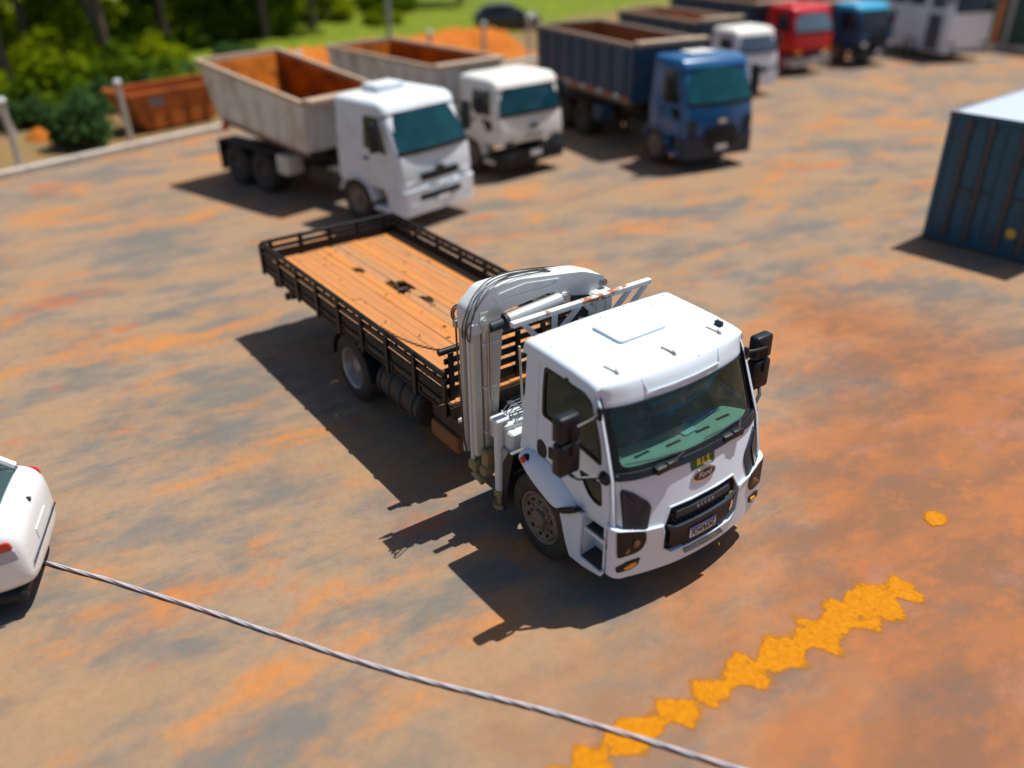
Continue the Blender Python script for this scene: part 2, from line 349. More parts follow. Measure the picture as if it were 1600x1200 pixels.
def rnd(poly, r, n=3):
    out = []; N = len(poly)
    for i in range(N):
        p = Vector(poly[i]); a = Vector(poly[i-1]); b = Vector(poly[(i+1) % N])
        da = min(r, (a-p).length*.45); db = min(r, (b-p).length*.45)
        A = p+(a-p).normalized()*da; B = p+(b-p).normalized()*db
        for k in range(n+1):
            t = k/n; q = A*(1-t)**2+p*2*t*(1-t)+B*t*t; out.append((q.x, q.y))
    return out
def mir(poly): return [(-u, v) for u, v in poly][::-1]
_dg = None
def text(name, body, size, mp, mat, parent, depth=.002, shear=0, spacing=1, align='CENTER', sx=1, bold=0):
    cu = bpy.data.curves.new(name, 'FONT'); cu.body = body; cu.size = size; cu.align_x = align; cu.align_y = 'CENTER'
    cu.extrude = depth; cu.offset = bold; cu.shear = shear; cu.space_character = spacing; cu.resolution_u = 2
    o = bpy.data.objects.new(name, cu); COL.objects.link(o)
    me = bpy.data.meshes.new_from_object(o.evaluated_get(bpy.context.evaluated_depsgraph_get()))
    COL.objects.unlink(o); bpy.data.objects.remove(o)
    for v in me.vertices: v.co = Vector(mp(v.co.x*sx, v.co.y, v.co.z))
    me.materials.clear(); me.materials.append(mat)
    t = bpy.data.objects.new(name, me); COL.objects.link(t); t.parent = parent; return t

# ------------------------------------------------------------------ setting
KD = Vector((-.27, .963, 0)); K0 = Vector((-22.5, 0, 0))     # kerb line
g = MB().grid(lambda u, v: (-500+900*u, -350+900*v, -.012), 6, 6).build('ground', VERGE, smooth=0); tag(g, kind='structure')
ka = K0-KD*40; kb = K0+KD*75
g = MB().add([(ka.x, ka.y, 0), (60, -45, 0), (60, 80, 0), (kb.x, kb.y, 0)], [(0, 1, 2, 3)]).build('yard', YARD, smooth=0); tag(g, kind='structure')
m = MB().add([(1.95, -3.6, .004), (2.95, -3.6, .004), (3.5, 3.4, .004), (2.0, 3.4, .004)], [(0, 1, 2, 3)])
def paint_mat(spot=None):
    m = bpy.data.materials.new('worn_line_paint'); n, l = nt(m); p = n['Principled BSDF']; p.inputs['Roughness'].default_value = .8; p.inputs['Specular IOR Level'].default_value = .1
    tc = n.new('ShaderNodeTexCoord'); sx = n.new('ShaderNodeSeparateXYZ'); l.new(tc.outputs['Object'], sx.inputs[0]); X, Y = sx.outputs[0], sx.outputs[1]
    cx = math_(n, l, 'ADD', math_(n, l, 'MULTIPLY', Y, .095), 2.70)
    d = math_(n, l, 'ABSOLUTE', math_(n, l, 'SUBTRACT', X, cx), 0)
    # rolled on in strokes: the band swells and thins every foot or so
    wv = math_(n, l, 'SINE', math_(n, l, 'ADD', math_(n, l, 'MULTIPLY', Y, 13.5), math_(n, l, 'MULTIPLY', noise(n, l, 1.6, 2), 7)), 0)
    wear = noise(n, l, 2.3, 9, .62, .3); chip = noise(n, l, 14, 6, .7)
    v = math_(n, l, 'ADD', .125, math_(n, l, 'MULTIPLY', wv, .075))
    v = math_(n, l, 'ADD', v, math_(n, l, 'MULTIPLY', math_(n, l, 'SUBTRACT', wear, .5), .55))
    v = math_(n, l, 'ADD', v, math_(n, l, 'MULTIPLY', math_(n, l, 'SUBTRACT', chip, .5), .10))
    v = math_(n, l, 'SUBTRACT', v, math_(n, l, 'MULTIPLY', ramp(n, l, Y, 1.55, 2.15), .40))       # worn out beyond this point
    v = math_(n, l, 'ADD', v, math_(n, l, 'MULTIPLY', ramp(n, l, Y, -1.2, .8), .10))
    v = math_(n, l, 'SUBTRACT', v, d)
    if spot:
        dx = math_(n, l, 'SUBTRACT', X, spot[0]); dy = math_(n, l, 'SUBTRACT', Y, spot[1])
        d = math_(n, l, 'SQRT', math_(n, l, 'ADD', math_(n, l, 'MULTIPLY', dx, dx), math_(n, l, 'MULTIPLY', dy, dy)), 0)
        v = math_(n, l, 'SUBTRACT', math_(n, l, 'ADD', .13, math_(n, l, 'MULTIPLY', math_(n, l, 'SUBTRACT', wear, .5), .4)), d)
    a = ramp(n, l, v, -.045, .055)
    a = math_(n, l, 'MULTIPLY', a, math_(n, l, 'SUBTRACT', 1, math_(n, l, 'MULTIPLY', ramp(n, l, noise(n, l, 5, 8, .72), .56, .70), .75)))
    c = mixc(n, l, ramp(n, l, chip, .35, .65), (.44, .155, .003), (.54, .205, .005))
    l.new(c, p.inputs['Base Color']); l.new(a, p.inputs['Alpha']); return m
tag(m.build('painted_line', paint_mat(), smooth=0), kind='structure')
m = MB().add([(1.9, 2.6, .008), (2.9, 2.6, .008), (2.9, 3.6, .008), (1.9, 3.6, .008)], [(0, 1, 2, 3)])
tag(m.build('paint_splash', paint_mat((2.4, 3.08)), smooth=0), kind='structure')
# kerb
m = MB()
for i in range(60):
    a = K0+KD*(-30+1.5*i); b = a+KD*1.485
    m.beam((a.x, a.y, .08), (b.x, b.y, .08), .30, .24, .02)
tag(m.build('kerb', CONC), kind='structure')

# ------------------------------------------------------------------ the crane truck (front axle over the world origin, heading +X)
T = empty('crane_truck', (0, 0, 0), 0, 'sharp white crane truck with a dusty wooden flatbed, alone in the middle of the yard', 'truck')
def sm01(t): t = max(0, min(1, t)); return t*t*(3-2*t)
def fu(y, z): return 1.333-.19*(z-1.13)-.15*y*y-.05*max(0, min(1, (abs(y)-.8)/.25))**2
def fb(y): return 1.385-.14*y*y
def wrapc(u, y0, rad, fx, out=0.0):
    """arc-length u across the front -> (x,y) that turns the corner and runs back along the side"""
    a = abs(u); sg = 1 if u >= 0 else -1; R = rad+out
    if a <= y0: return fx(a)+out, u
    t = a-y0; L = rad*math.pi/2; xe = fx(y0)
    if t <= L:
        an = t/rad; return xe-rad+R*math.cos(an), sg*(y0+R*math.sin(an))
    return xe-rad-(t-L), sg*(y0+R)
def mp_front(off=0): return lambda u, v, w: (lambda q: (q[0], q[1], v))(wrapc(u, .99, .075, lambda a: fu(a, v), off+w))
def mp_bump(off=0): return lambda u, v, w: (lambda q: (q[0], q[1], v))(wrapc(u, 1.03, .13, fb, off+w))
def yside(z): return 1.12-.06*max(0, z-1.2)
def mp_side(s, off=0): return lambda u, v, w: (u, s*(yside(v)+off+w), v)

# chassis
m = MB()
for s in (-1, 1): m.box(-7.3, 1.05, s*.42-.04, s*.42+.04, .78, 1.02)
for x in (-7.2, -5.6, -4.5, -3.4, -2.4, -1.4, 0, .9): m.box(x-.05, x+.05, -.42, .42, .8, 1.0)
m.box(-7.3, -7.22, -1.1, 1.1, .62, .74, .01)
T_ch = m.build('chassis', CHASSIS, T)
m = MB()
for x in (-4.48, .03): m.cyl((x, -1.0, .53), (x, 1.0, .53), .09, 12)
m.lathe((-4.48, 0, .53), [(0, -.25), (.2, -.2), (.26, 0), (.2, .2), (0, .25)], 'y', 16)
m.build('axle', CHASSIS, T)

def wheel(parent, x, yo, s, kind='front', R=.53, rim=RIM, detail=True, zc=None, tyre=TYRE):
    zc = R if zc is None else zc
    k = R/.53; sgn = -s                          # depth runs inward
    if kind == 'front': prof = [(0, -.045), (.09, -.045), (.105, -.03), (.11, .02), (.15, .03), (.21, .025), (.255, .0), (.285, .03), (.305, .005), (.325, .0), (.33, .03), (.33, .2)]
    elif kind == 'car': prof = [(0, .01), (.08, .01), (.1, .03), (.2, .04), (.29, .02), (.33, .0), (.34, .03), (.34, .15)]
    else: prof = [(0, .07), (.10, .07), (.115, .09), (.12, .17), (.2, .18), (.26, .17), (.285, .10), (.30, .02), (.325, .0), (.33, .03), (.33, .2)]
    m = MB().lathe((x, yo, zc), [(r*k, d*k) for r, d in prof], 'y', 32, sgn)
    nuts = MB()
    if detail and kind != 'car':
        for i in range(10):
            a = 2*math.pi*i/10; px, pz = x+.165*k*math.cos(a), zc+.165*k*math.sin(a)
            d = -.005 if kind == 'front' else .15
            nuts.cyl((px, yo+sgn*(d+.05), pz), (px, yo+sgn*d-sgn*.004, pz), .019*k, 6)
    w = m.build('wheel', rim, parent)
    if nuts.v: nuts.build('wheel_nut', STEEL, w)['kind'] = 'stuff'
    tp = [(.315, .06), (.325, .015), (.36, -.005), (.44, -.008), (.50, .012), (.525, .04), (.53, .065), (.53, .10), (.518, .105), (.518, .118), (.53, .122), (.53, .165), (.518, .17), (.518, .183), (.53, .187), (.53, .225), (.515, .26), (.45, .285), (.33, .285)]
    m = MB().lathe((x, yo, zc), [(r*k, d*k) for r, d in tp], 'y', 40, sgn)
    if kind == 'dual': m.lathe((x, yo+sgn*.33, zc), [(r*k, d*k) for r, d in tp], 'y', 28, sgn)
    m.build('tyre', tyre, w)
    if detail and kind != 'car':
        m = MB()
        for i in range(10):
            a = 2*math.pi*(i+.5)/10; rr = .232*k if kind == 'front' else .24*k
            px, pz = x+rr*math.cos(a), zc+rr*math.sin(a)
            dd = .006 if kind == 'front' else .166
            m.cyl((px, yo+sgn*(dd+.012), pz), (px, yo+sgn*dd, pz), .027*k, 10)
        m.build('hand_hole', HOLE, w)['kind'] = 'stuff'
    return w
for s in (-1, 1):
    wheel(T, .03, s*1.19, s, 'front', .53, RIM)
    wheel(T, -4.48, s*1.25, s, 'dual', .53, RIMS)

# ---- cab
SIDE_O = [(-.42, 1.22), (-.40, 1.7), (-.36, 2.46), (.70, 2.46), (.80, 2.28), (.96, 1.86), (1.065, 1.58), (1.14, 1.15), (1.15, 1.0), (.62, .98), (.5, 1.12), (.3, 1.24), (.0, 1.30), (-.2, 1.30)]
DOOR_O = rnd([(-.155, 2.43), (-.14, 1.98), (-.125, 1.37), (.02, 1.335), (.22, 1.26), (.42, 1.16), (.60, 1.03), (1.07, 1.03), (1.09, 1.2), (1.03, 1.58), (.80, 2.24), (.70, 2.43)], .05, 3)
WIN = rnd([(-.07, 2.38), (-.075, 2.1), (-.06, 1.81), (.08, 1.81), (.26, 1.775), (.90, 1.69), (.86, 1.9), (.78, 2.1), (.68, 2.30), (.52, 2.38)], .06, 4)
QWIN = rnd([(.585, 1.475), (.92, 1.49), (.965, 1.24), (.87, 1.225), (.76, 1.265), (.66, 1.37)], .05, 3)
HANDLE = rnd([(-.115, 1.49), (-.04, 1.52), (.045, 1.46), (.055, 1.335), (-.02, 1.30), (-.11, 1.335)], .05, 3)
def grow(poly, d):
    cx = sum(p[0] for p in poly)/len(poly); cy = sum(p[1] for p in poly)/len(poly)
    W = max(p[0] for p in poly)-min(p[0] for p in poly); H = max(p[1] for p in poly)-min(p[1] for p in poly)
    return [(cx+(x-cx)*(1+2*d/W), cy+(y-cy)*(1+2*d/H)) for x, y in poly]
m = MB()
for s in (-1, 1): m.plate(SIDE_O, [grow(DOOR_O, .012)], mp_side(s, -.03), .03)
m.plate(rnd([(-1.08, 1.22), (-1.03, 2.47), (1.03, 2.47), (1.08, 1.22)], .06, 3), [[(-.7, 1.75), (.7, 1.75), (.66, 2.25), (-.66, 2.25)]], lambda u, v, w: (-.43+.02*(v-1.2)+w, u, v), .03)
m.box(-.4, 1.0, -1.08, 1.08, 1.18, 1.24)       # floor
m.box(.98, 1.06, -1.06, 1.06, 1.0, 1.55)       # firewall
cab = m.build('cab', WHITE, T)
MB().plate([(-.7, 1.75), (.7, 1.75), (.66, 2.25), (-.66, 2.25)], [], lambda u, v, w: (-.405+.02*(v-1.2)+w, u, v), .008).build('rear_window', SIDEG, cab)
# dark gasket line behind the door gaps, roof lining
for s in (-1, 1): MB().plate(grow(DOOR_O, .03), [grow(DOOR_O, -.05)], mp_side(s, -.045), .012).build('door_seal', HOLE, cab)
for s in (-1, 1):
    d = MB().plate(DOOR_O, [WIN, QWIN], mp_side(s, -.026), .03).build('door', WHITE, T)
    m = MB().plate(grow(WIN, .012), [grow(WIN, -.028)], mp_side(s, -.006), .012); m.plate(grow(QWIN, .010), [grow(QWIN, -.02)], mp_side(s, -.006), .012)
    m.build('window_seal', BLACK, d)
    MB().plate(grow(WIN, -.02), [], mp_side(s, -.014), .006).build('window', SIDEG, d)
    MB().plate(grow(QWIN, -.015), [], mp_side(s, -.014), .006).build('quarter_window', SIDEG, d)
    m = MB().plate(HANDLE, [], mp_side(s, .003), .008); m.box(.085, .16, s*1.115-.012, s*1.115+.012, 1.36, 1.50, .01)
    m.build('handle', BLACK, d)
    MB().box(.285, .345, s*1.06-.02, s*1.06+.02, 2.385, 2.43, .006).build('window_catch', BLACK, d)

# roof: cross-section times lengthwise profile
RP = [(-.435, 2.50), (-.43, 2.545), (-.41, 2.568), (-.36, 2.577), (.0, 2.567), (.35, 2.552), (.62, 2.53), (.77, 2.505), (.835, 2.48), (.875, 2.445), (.905, 2.39), (.93, 2.32), (.945, 2.26), (.945, 2.235)]
CS = [(-1.075, -.15), (-1.07, -.085), (-1.063, -.05), (-1.048, -.025), (-1.025, -.010), (-.985, -.002), (-.90, .002), (-.7, .008), (-.35, .014), (0, .017)]
CS = CS+[(-y, z) for y, z in CS[-2::-1]]
def roofpt(i, j):
    x, z = RP[i]; y, dz = CS[j]; fr = sm01((i-5)/6)
    yy = y*(1+.0*fr-.010*sm01((2-i)/2))
    x2 = x-(.135*yy*yy+.05*max(0, (abs(yy)-.85)/.22)**2)*fr
    dzz = dz*(1-.6*fr) if dz < 0 else dz
    return (x2, yy, z+dzz)
nI, nJ = len(RP), len(CS)
m = MB().add([roofpt(i, j) for i in range(nI) for j in range(nJ)], [(i*nJ+j, i*nJ+j+1, (i+1)*nJ+j+1, (i+1)*nJ+j) for i in range(nI-1) for j in range(nJ-1)])
roof = m.build('roof', WHITE, T, smooth=40)
def roofz(x, y):
    for (xa, za), (xb, zb) in zip(RP[3:], RP[4:]):
        xs = x+.135*y*y*sm01((x-.3)/.6)
        if xs <= xb: return za+(zb-za)*(xs-xa)/(xb-xa)+.017-.016*(abs(y)/.9)**2
    return RP[-1][1]
m = MB(); m.plate(rnd([(-.155, -.36), (.30, -.34), (.30, .34), (-.155, .36)], .06, 5), [], lambda u, v, w: (u, v, 2.582-.05*(u+.15)+w), .040)
m.build('roof_hatch', WHITE, roof)
m = MB(); m.plate(grow(rnd([(-.155, -.36), (.30, -.34), (.30, .34), (-.155, .36)], .06, 5), -.006), [], lambda u, v, w: (u, v, 2.570-.05*(u+.15)+w), .030)
m.build('hatch_seal_shadow', GREYP, roof)  # seal darkened and thickened to draw the shadow line under the hatch edge
for y in (-.74, .0, .74):                        # stays left from a roof sign: rust-stained forked brackets
    m = MB(); x0 = .70-.1*y*y; zb = roofz(x0, y)-.010
    m.beam((x0-.13, y-.03, zb+.035), (x0+.02, y, zb+.02), .02, .012); m.beam((x0-.02, y+.035, zb+.03), (x0+.02, y, zb+.02), .016, .012)
    m.beam((x0+.02, y, zb+.03), (x0+.05, y, zb-.0), .03, .02)
    m.build('roof_bracket', mk('bracket_steel_%d' % int(y*100+100), (.24, .19, .17), .5, .3, var=.3, dirt=(.33, .12, .04), damt=.6) if y == -.74 else MATS['bracket_steel_26'], roof)
m = MB()
for x, y in ((-.33, -.9), (-.33, .9), (-.1, -.95), (-.3, -.1), (.5, -.9), (.62, -.93), (.45, .97), (.80, -.62), (.84, .25), (.79, .72), (-.2, .6), (-.36, .3)):
    zz = roofz(x, y); m.cyl((x, y, zz-.03), (x, y, zz+.003), .009, 8)
m.build('roof_bolt', mk('dark_bolt', (.10, .05, .05), .6, var=.3), roof)['kind'] = 'stuff'
MB().box(.50, .60, .84, .90, 2.53, 2.59, .012).build('roof_lamp', BLACK, roof)
for k in range(7):                               # seams pressed in the roof skin
    y = -.42+.16*k
    MB().tube([(x, y, roofz(x, y)) for x in (.36, .46, .58)], .003, 6).build('roof_seam', WHITE, roof)
m = MB()                                         # raised centre lip on the visor
pts = []
for k in range(17):
    y = -.52+1.04*k/16; pts.append((.925-.135*y*y+.012, y, 2.345))
pts = [(.83, -.55, 2.47)] + pts + [(.83, .55, 2.47)]
m.tube(pts, .008, 6); m.build('visor_lip', WHITE, roof)

# windscreen and black surround
def wsx(y, z):
    t = (z-1.62)/(2.27-1.62); return (1.235-.15*y*y)*(1-t)+(.955-.12*y*y)*t-.05*max(0, min(1.2, (abs(y)-.8)/.2))**2
mp_ws = lambda off: (lambda u, v, w: (wsx(u, v)+off+w, u, v))
WS_O = rnd([(-1.085, 1.615), (1.085, 1.615), (1.06, 2.27), (-1.06, 2.27)], .05, 4)
WS_I = rnd([(-.955, 1.685), (.955, 1.685), (.965, 2.25), (-.965, 2.25)], .07, 5)
MB().plate(WS_O, [WS_I], mp_ws(-.012), .012, .08, .12).build('windscreen_frame', BLACK, T, smooth=40)
MB().plate(grow(WS_I, .02), [], mp_ws(-.016), .006, .08, .1).build('windscreen', WSG, T, smooth=40)
MB().plate(rnd([(-1.05, 1.57), (-.6, 1.575), (.6, 1.575), (1.05, 1.57), (1.05, 1.64), (-1.05, 1.64)], .02, 2), [], lambda u, v, w: (fu(u, v)+.012+w-(v-1.57)*.35, u, v), .02, .08).build('scuttle', BLACK, T, smooth=40)
for y0 in (-.5, .48):                            # wiper spindles housed in boxes, and arms
    m = MB(); x = fu(y0, 1.62)
    m.box(x-.04, x+.055, y0-.155, y0+.155, 1.575, 1.655, .015, 2); m.box(x+.0, x+.065, y0-.02, y0+.13, 1.63, 1.675, .012, 2)
    wp = m.build('wiper', BLACK, T)
    pts = [(x+.045, y0+.08, 1.675), (wsx(y0+.3, 1.71)+.03, y0+.3, 1.705), (wsx(y0-.38, 1.75)+.02, y0-.05, 1.735), (wsx(y0-.38, 1.75)+.01, y0-.38, 1.74)] if y0 < 0 else [(x+.045, y0+.06, 1.675), (wsx(y0+.2, 1.70)+.02, y0+.2, 1.70), (wsx(y0+.42, 1.72)+.02, y0+.42, 1.715)]
    MB().tube(pts[:2] if y0 > 0 else pts[:1]+[(wsx(y0+.22, 1.69)+.03, y0+.24, 1.695)], .008, 6).build('wiper_arm', GREYP, wp)
    MB().tube([(wsx(y0+.26, 1.70)+.018, y0+.26, 1.70), (wsx(y0-.1, 1.715)+.012, y0-.1, 1.712), (wsx(y0-.42, 1.725)+.012, y0-.42, 1.722)], .007, 6).build('wiper_blade', GREYP, wp)

# front panel with grille opening
GR_U = [(-.47, 1.135), (.47, 1.135), (.56, .99), (.57, .95), (-.57, .95), (-.56, .99)]
FRONT_O = [(-1.16, 1.625), (1.16, 1.625), (1.16, 1.0), (.80, .96), (.58, .95), (.565, .985), (.475, 1.135), (-.475, 1.135), (-.565, .985), (-.58, .95), (-.80, .96), (-1.16, 1.0)]
fp = MB().plate(FRONT_O, [], mp_front(-.02), .022, .06, .12).build('front_panel', WHITE, T, smooth=45)
m = MB()                                         # shut lines beside the headlights and across the nose
for s in (-1, 1): m.tube([(fu(.985, z)+.003, s*.985, z) for z in (1.47, 1.53, 1.6)], .004, 5)
m.build('shut_line', HOLE, fp)
# grille lip
m = MB(); m.tube([(fu(u, v)+.006, u, v) for u, v in ((-.57, .96), (-.48, 1.14), (-.2, 1.142), (.2, 1.142), (.48, 1.14), (.57, .96))], .012, 6); m.build('grille_lip', WHITE, fp)
# grille insert
mp_gr = lambda off: (lambda u, v, w: (fb(u)+off+w-.10*max(0, v-.92), u, v))
GRI = [(-.475, 1.132), (.475, 1.132), (.565, .985), (.56, .66), (.45, .575), (-.45, .575), (-.56, .66), (-.565, .985)]
gr = MB().plate(GRI, [], mp_gr(-.075), .01, .08, .12).build('grille', BLACK, T)
m = MB()
for v in (1.08, 1.045): m.plate([(-.44, v), (.44, v), (.43, v-.014), (-.43, v-.014)], [], mp_gr(-.065), .03, .08)
m.plate(rnd([(-.40, 1.065), (.40, 1.065), (.42, .995), (-.42, .995)], .015, 2), [], mp_gr(-.065), .055, .08)
m.build('grille_bar', GREYP, gr)
text('lettering', 'CARGO', .045, lambda u, v, w: mp_gr(-.006)(u, v+1.03, w), SILV, gr, spacing=1.9, sx=1.1)
text('model_number', '171', .045, lambda u, v, w: mp_gr(-.002)(u+.42, v+.955, w), YELT, gr, spacing=1.1)
m = MB()
for i in range(13):                              # honeycomb mesh strip
    for j in range(2):
        y = -.42+.07*i+(.035 if j else 0); z = .955-.03*j
        m.cyl((mp_gr(-.062)(y, z, 0)[0], y, z), (mp_gr(-.045)(y, z, 0)[0], y, z), .02, 6)
m.build('grille_mesh', GREYP, gr)
MB().plate(rnd([(-.52, .945), (-.42, .895), (.42, .895), (.52, .945), (.5, .86), (.42, .835), (-.42, .835), (-.5, .86)], .02, 2), [], mp_gr(-.065), .075, .08).build('grille_bar', GREYP, gr)
MB().plate(rnd([(-.47, .835), (.47, .835), (.47, .66), (.40, .60), (-.40, .60), (-.47, .66)], .02, 2), [], mp_gr(-.065), .045, .08).build('plate_backing', BLACK, gr)
MB().plate([(-.27, .605), (.27, .605), (.30, .515), (-.30, .515)], [], lambda u, v, w: (fb(u)-.055+(.605-v)*1.0+w, u, v), .012, .1).build('step_pad', TREAD, gr)
npl = MB().plate(rnd([(-.2, .77), (.2, .77), (.2, .64), (-.2, .64)], .01, 2), [], mp_gr(-.012), .008, .1).build('number_plate', PLATEW, T)
MB().plate([(-.195, .766), (.195, .766), (.195, .737), (-.195, .737)], [], mp_gr(-.0035), .0012, .1).build('plate_band', PLATEB, npl)
text('lettering', 'FOW9A9G', .108, lambda u, v, w: mp_gr(-.002)(u, v+.688, w), PRINT, npl, sx=.66, spacing=1.08, bold=.003)
text('country_name', 'BRASIL', .024, lambda u, v, w: mp_gr(-.002)(u, v+.751, w), PLATEW, npl)
# sticker and oval badge
sg = MB().plate([(-.185, 1.575), (.175, 1.575), (.175, 1.447), (-.175, 1.447)], [], mp_front(.004), .003, .06).build('sticker', SIGNG, T)
text('lettering', 'RLS', .105, lambda u, v, w: mp_front(.008)(u*1.0, v+1.512, w), YELT, sg, spacing=1.35, sx=.95, bold=.004)
text('small_print', 'Transportes', .024, lambda u, v, w: mp_front(.008)(u+.06, v+1.463, w), PLATEW, sg)
ov = lambda a, b, n=32: [(a*math.cos(2*math.pi*k/n), 1.365+b*math.sin(2*math.pi*k/n)) for k in range(n)]
em = MB().plate(ov(.178, .072), [], mp_front(.004), .014, .06).build('badge', CHROME, T)
MB().plate(ov(.16, .056), [], mp_front(.018), .003, .06).build('badge_face', NAVY, em)
text('lettering', 'Ford', .085, lambda u, v, w: mp_front(.021)(u, v+1.362, w), SILV, em, shear=.35, sx=1.2)
# headlights, lower lamp pods, fog lamps
HL = rnd([(-1.01, 1.45), (-.985, 1.478), (-.88, 1.42), (-.735, 1.29), (-.705, 1.22), (-.77, .975), (-.97, .965), (-1.01, .98)], .025, 3)
HLI = rnd([(-1.005, 1.42), (-.98, 1.43), (-.865, 1.30), (-.885, 1.2), (-.955, 1.0), (-1.005, 1.0)], .02, 3)
POD = rnd([(-1.13, 1.055), (-1.08, 1.06), (-.80, .975), (-.79, .86), (-.83, .77), (-.91, .73), (-1.11, .725)], .03, 3)
FOG = rnd([(-1.12, .605), (-1.0, .645), (-.84, .655), (-.865, .565), (-.96, .52), (-1.11, .53)], .025, 3)
for s in (-1, 1):
    f = (lambda p: p) if s < 0 else mir
    h = MB().plate(f(HL), [], mp_front(-.005), .022, .04, .08).build('headlight', GREYP, T, smooth=40)
    MB().plate(f(HLI), [], mp_front(.017), .018, .04, .08).build('lens_cover', mk('smoked_lens_%d' % (s+1), (.022, .032, .045), .3, coat=.0, var=.1, spec=.35), h, smooth=40)
    q = MB().plate(f(POD), [], mp_bump(-.002), .014, .04, .08).build('lamp_pod', BLACK, T, smooth=40)
    m = MB()
    for (y, z, r) in ((-.90, .86, .05), (-1.0, .79, .035)):
        x, yy = wrapc(y, 1.03, .13, fb, .012); m.lathe((x, s*abs(yy), z), [(0, .012), (r*.6, .012), (r*.9, .006), (r, .0)], 'x', 16)
    m.build('lamp_lens', mk('dull_amber_reflector_%d' % (s+1), (.16, .07, .03), .3, coat=.4), q)
    q = MB().plate(f(FOG), [], mp_bump(-.002), .010, .04, .08).build('fog_lamp_surround', BLACK, T, smooth=40)
    MB().plate(f(rnd([(-1.03, .575), (-.96, .61), (-.89, .62), (-.90, .575), (-.97, .545), (-1.03, .55)], .02, 3)), [], mp_bump(.008), .012, .04).build('fog_lamp', AMBER, q)
# bumper
BP = [(-1.28, .50), (-1.2, .47), (-1.05, .435), (-.4, .405), (.4, .405), (1.05, .435), (1.2, .47), (1.28, .50), (1.28, 1.08), (1.25, 1.095), (1.08, 1.06), (.8, .985), (.575, .975), (.565, .66), (.455, .57), (-.455, .57), (-.565, .66), (-.575, .975), (-.8, .985), (-1.08, 1.06), (-1.25, 1.095), (-1.28, 1.08)]
bp = MB().plate(BP, [], mp_bump(-.05), .05, .05, .1).build('bumper', WHITE, T, smooth=50)
m = MB()                                         # swollen lip round the grille mouth and a return along the bottom
m.tube([(fb(u)-.002, u, v) for u, v in ((-.8, .985), (-.6, .965), (-.575, .9), (-.575, .66), (-.46, .562), (-.2, .562), (.2, .562), (.46, .562), (.575, .66), (.575, .9), (.6, .965), (.8, .985))], .012, 8)
m.build('bumper_lip', WHITE, bp, smooth=60)
m = MB()
for s in (-1, 1):
    m.tube([(*[wrapc(s*1.235, 1.03, .13, fb, .002)[k] for k in (0, 1)], z) for z in (.47, .7, .95, 1.06)], .004, 5)
m.build('shut_line', HOLE, bp)
m = MB()
for s in (-1, 1):
    x, y = wrapc(s*1.235, 1.03, .13, fb, .003); m.box(x-.004, x+.006, y-.006, y+.006, .80, .87)
m.build('scratch', HOLE, bp)
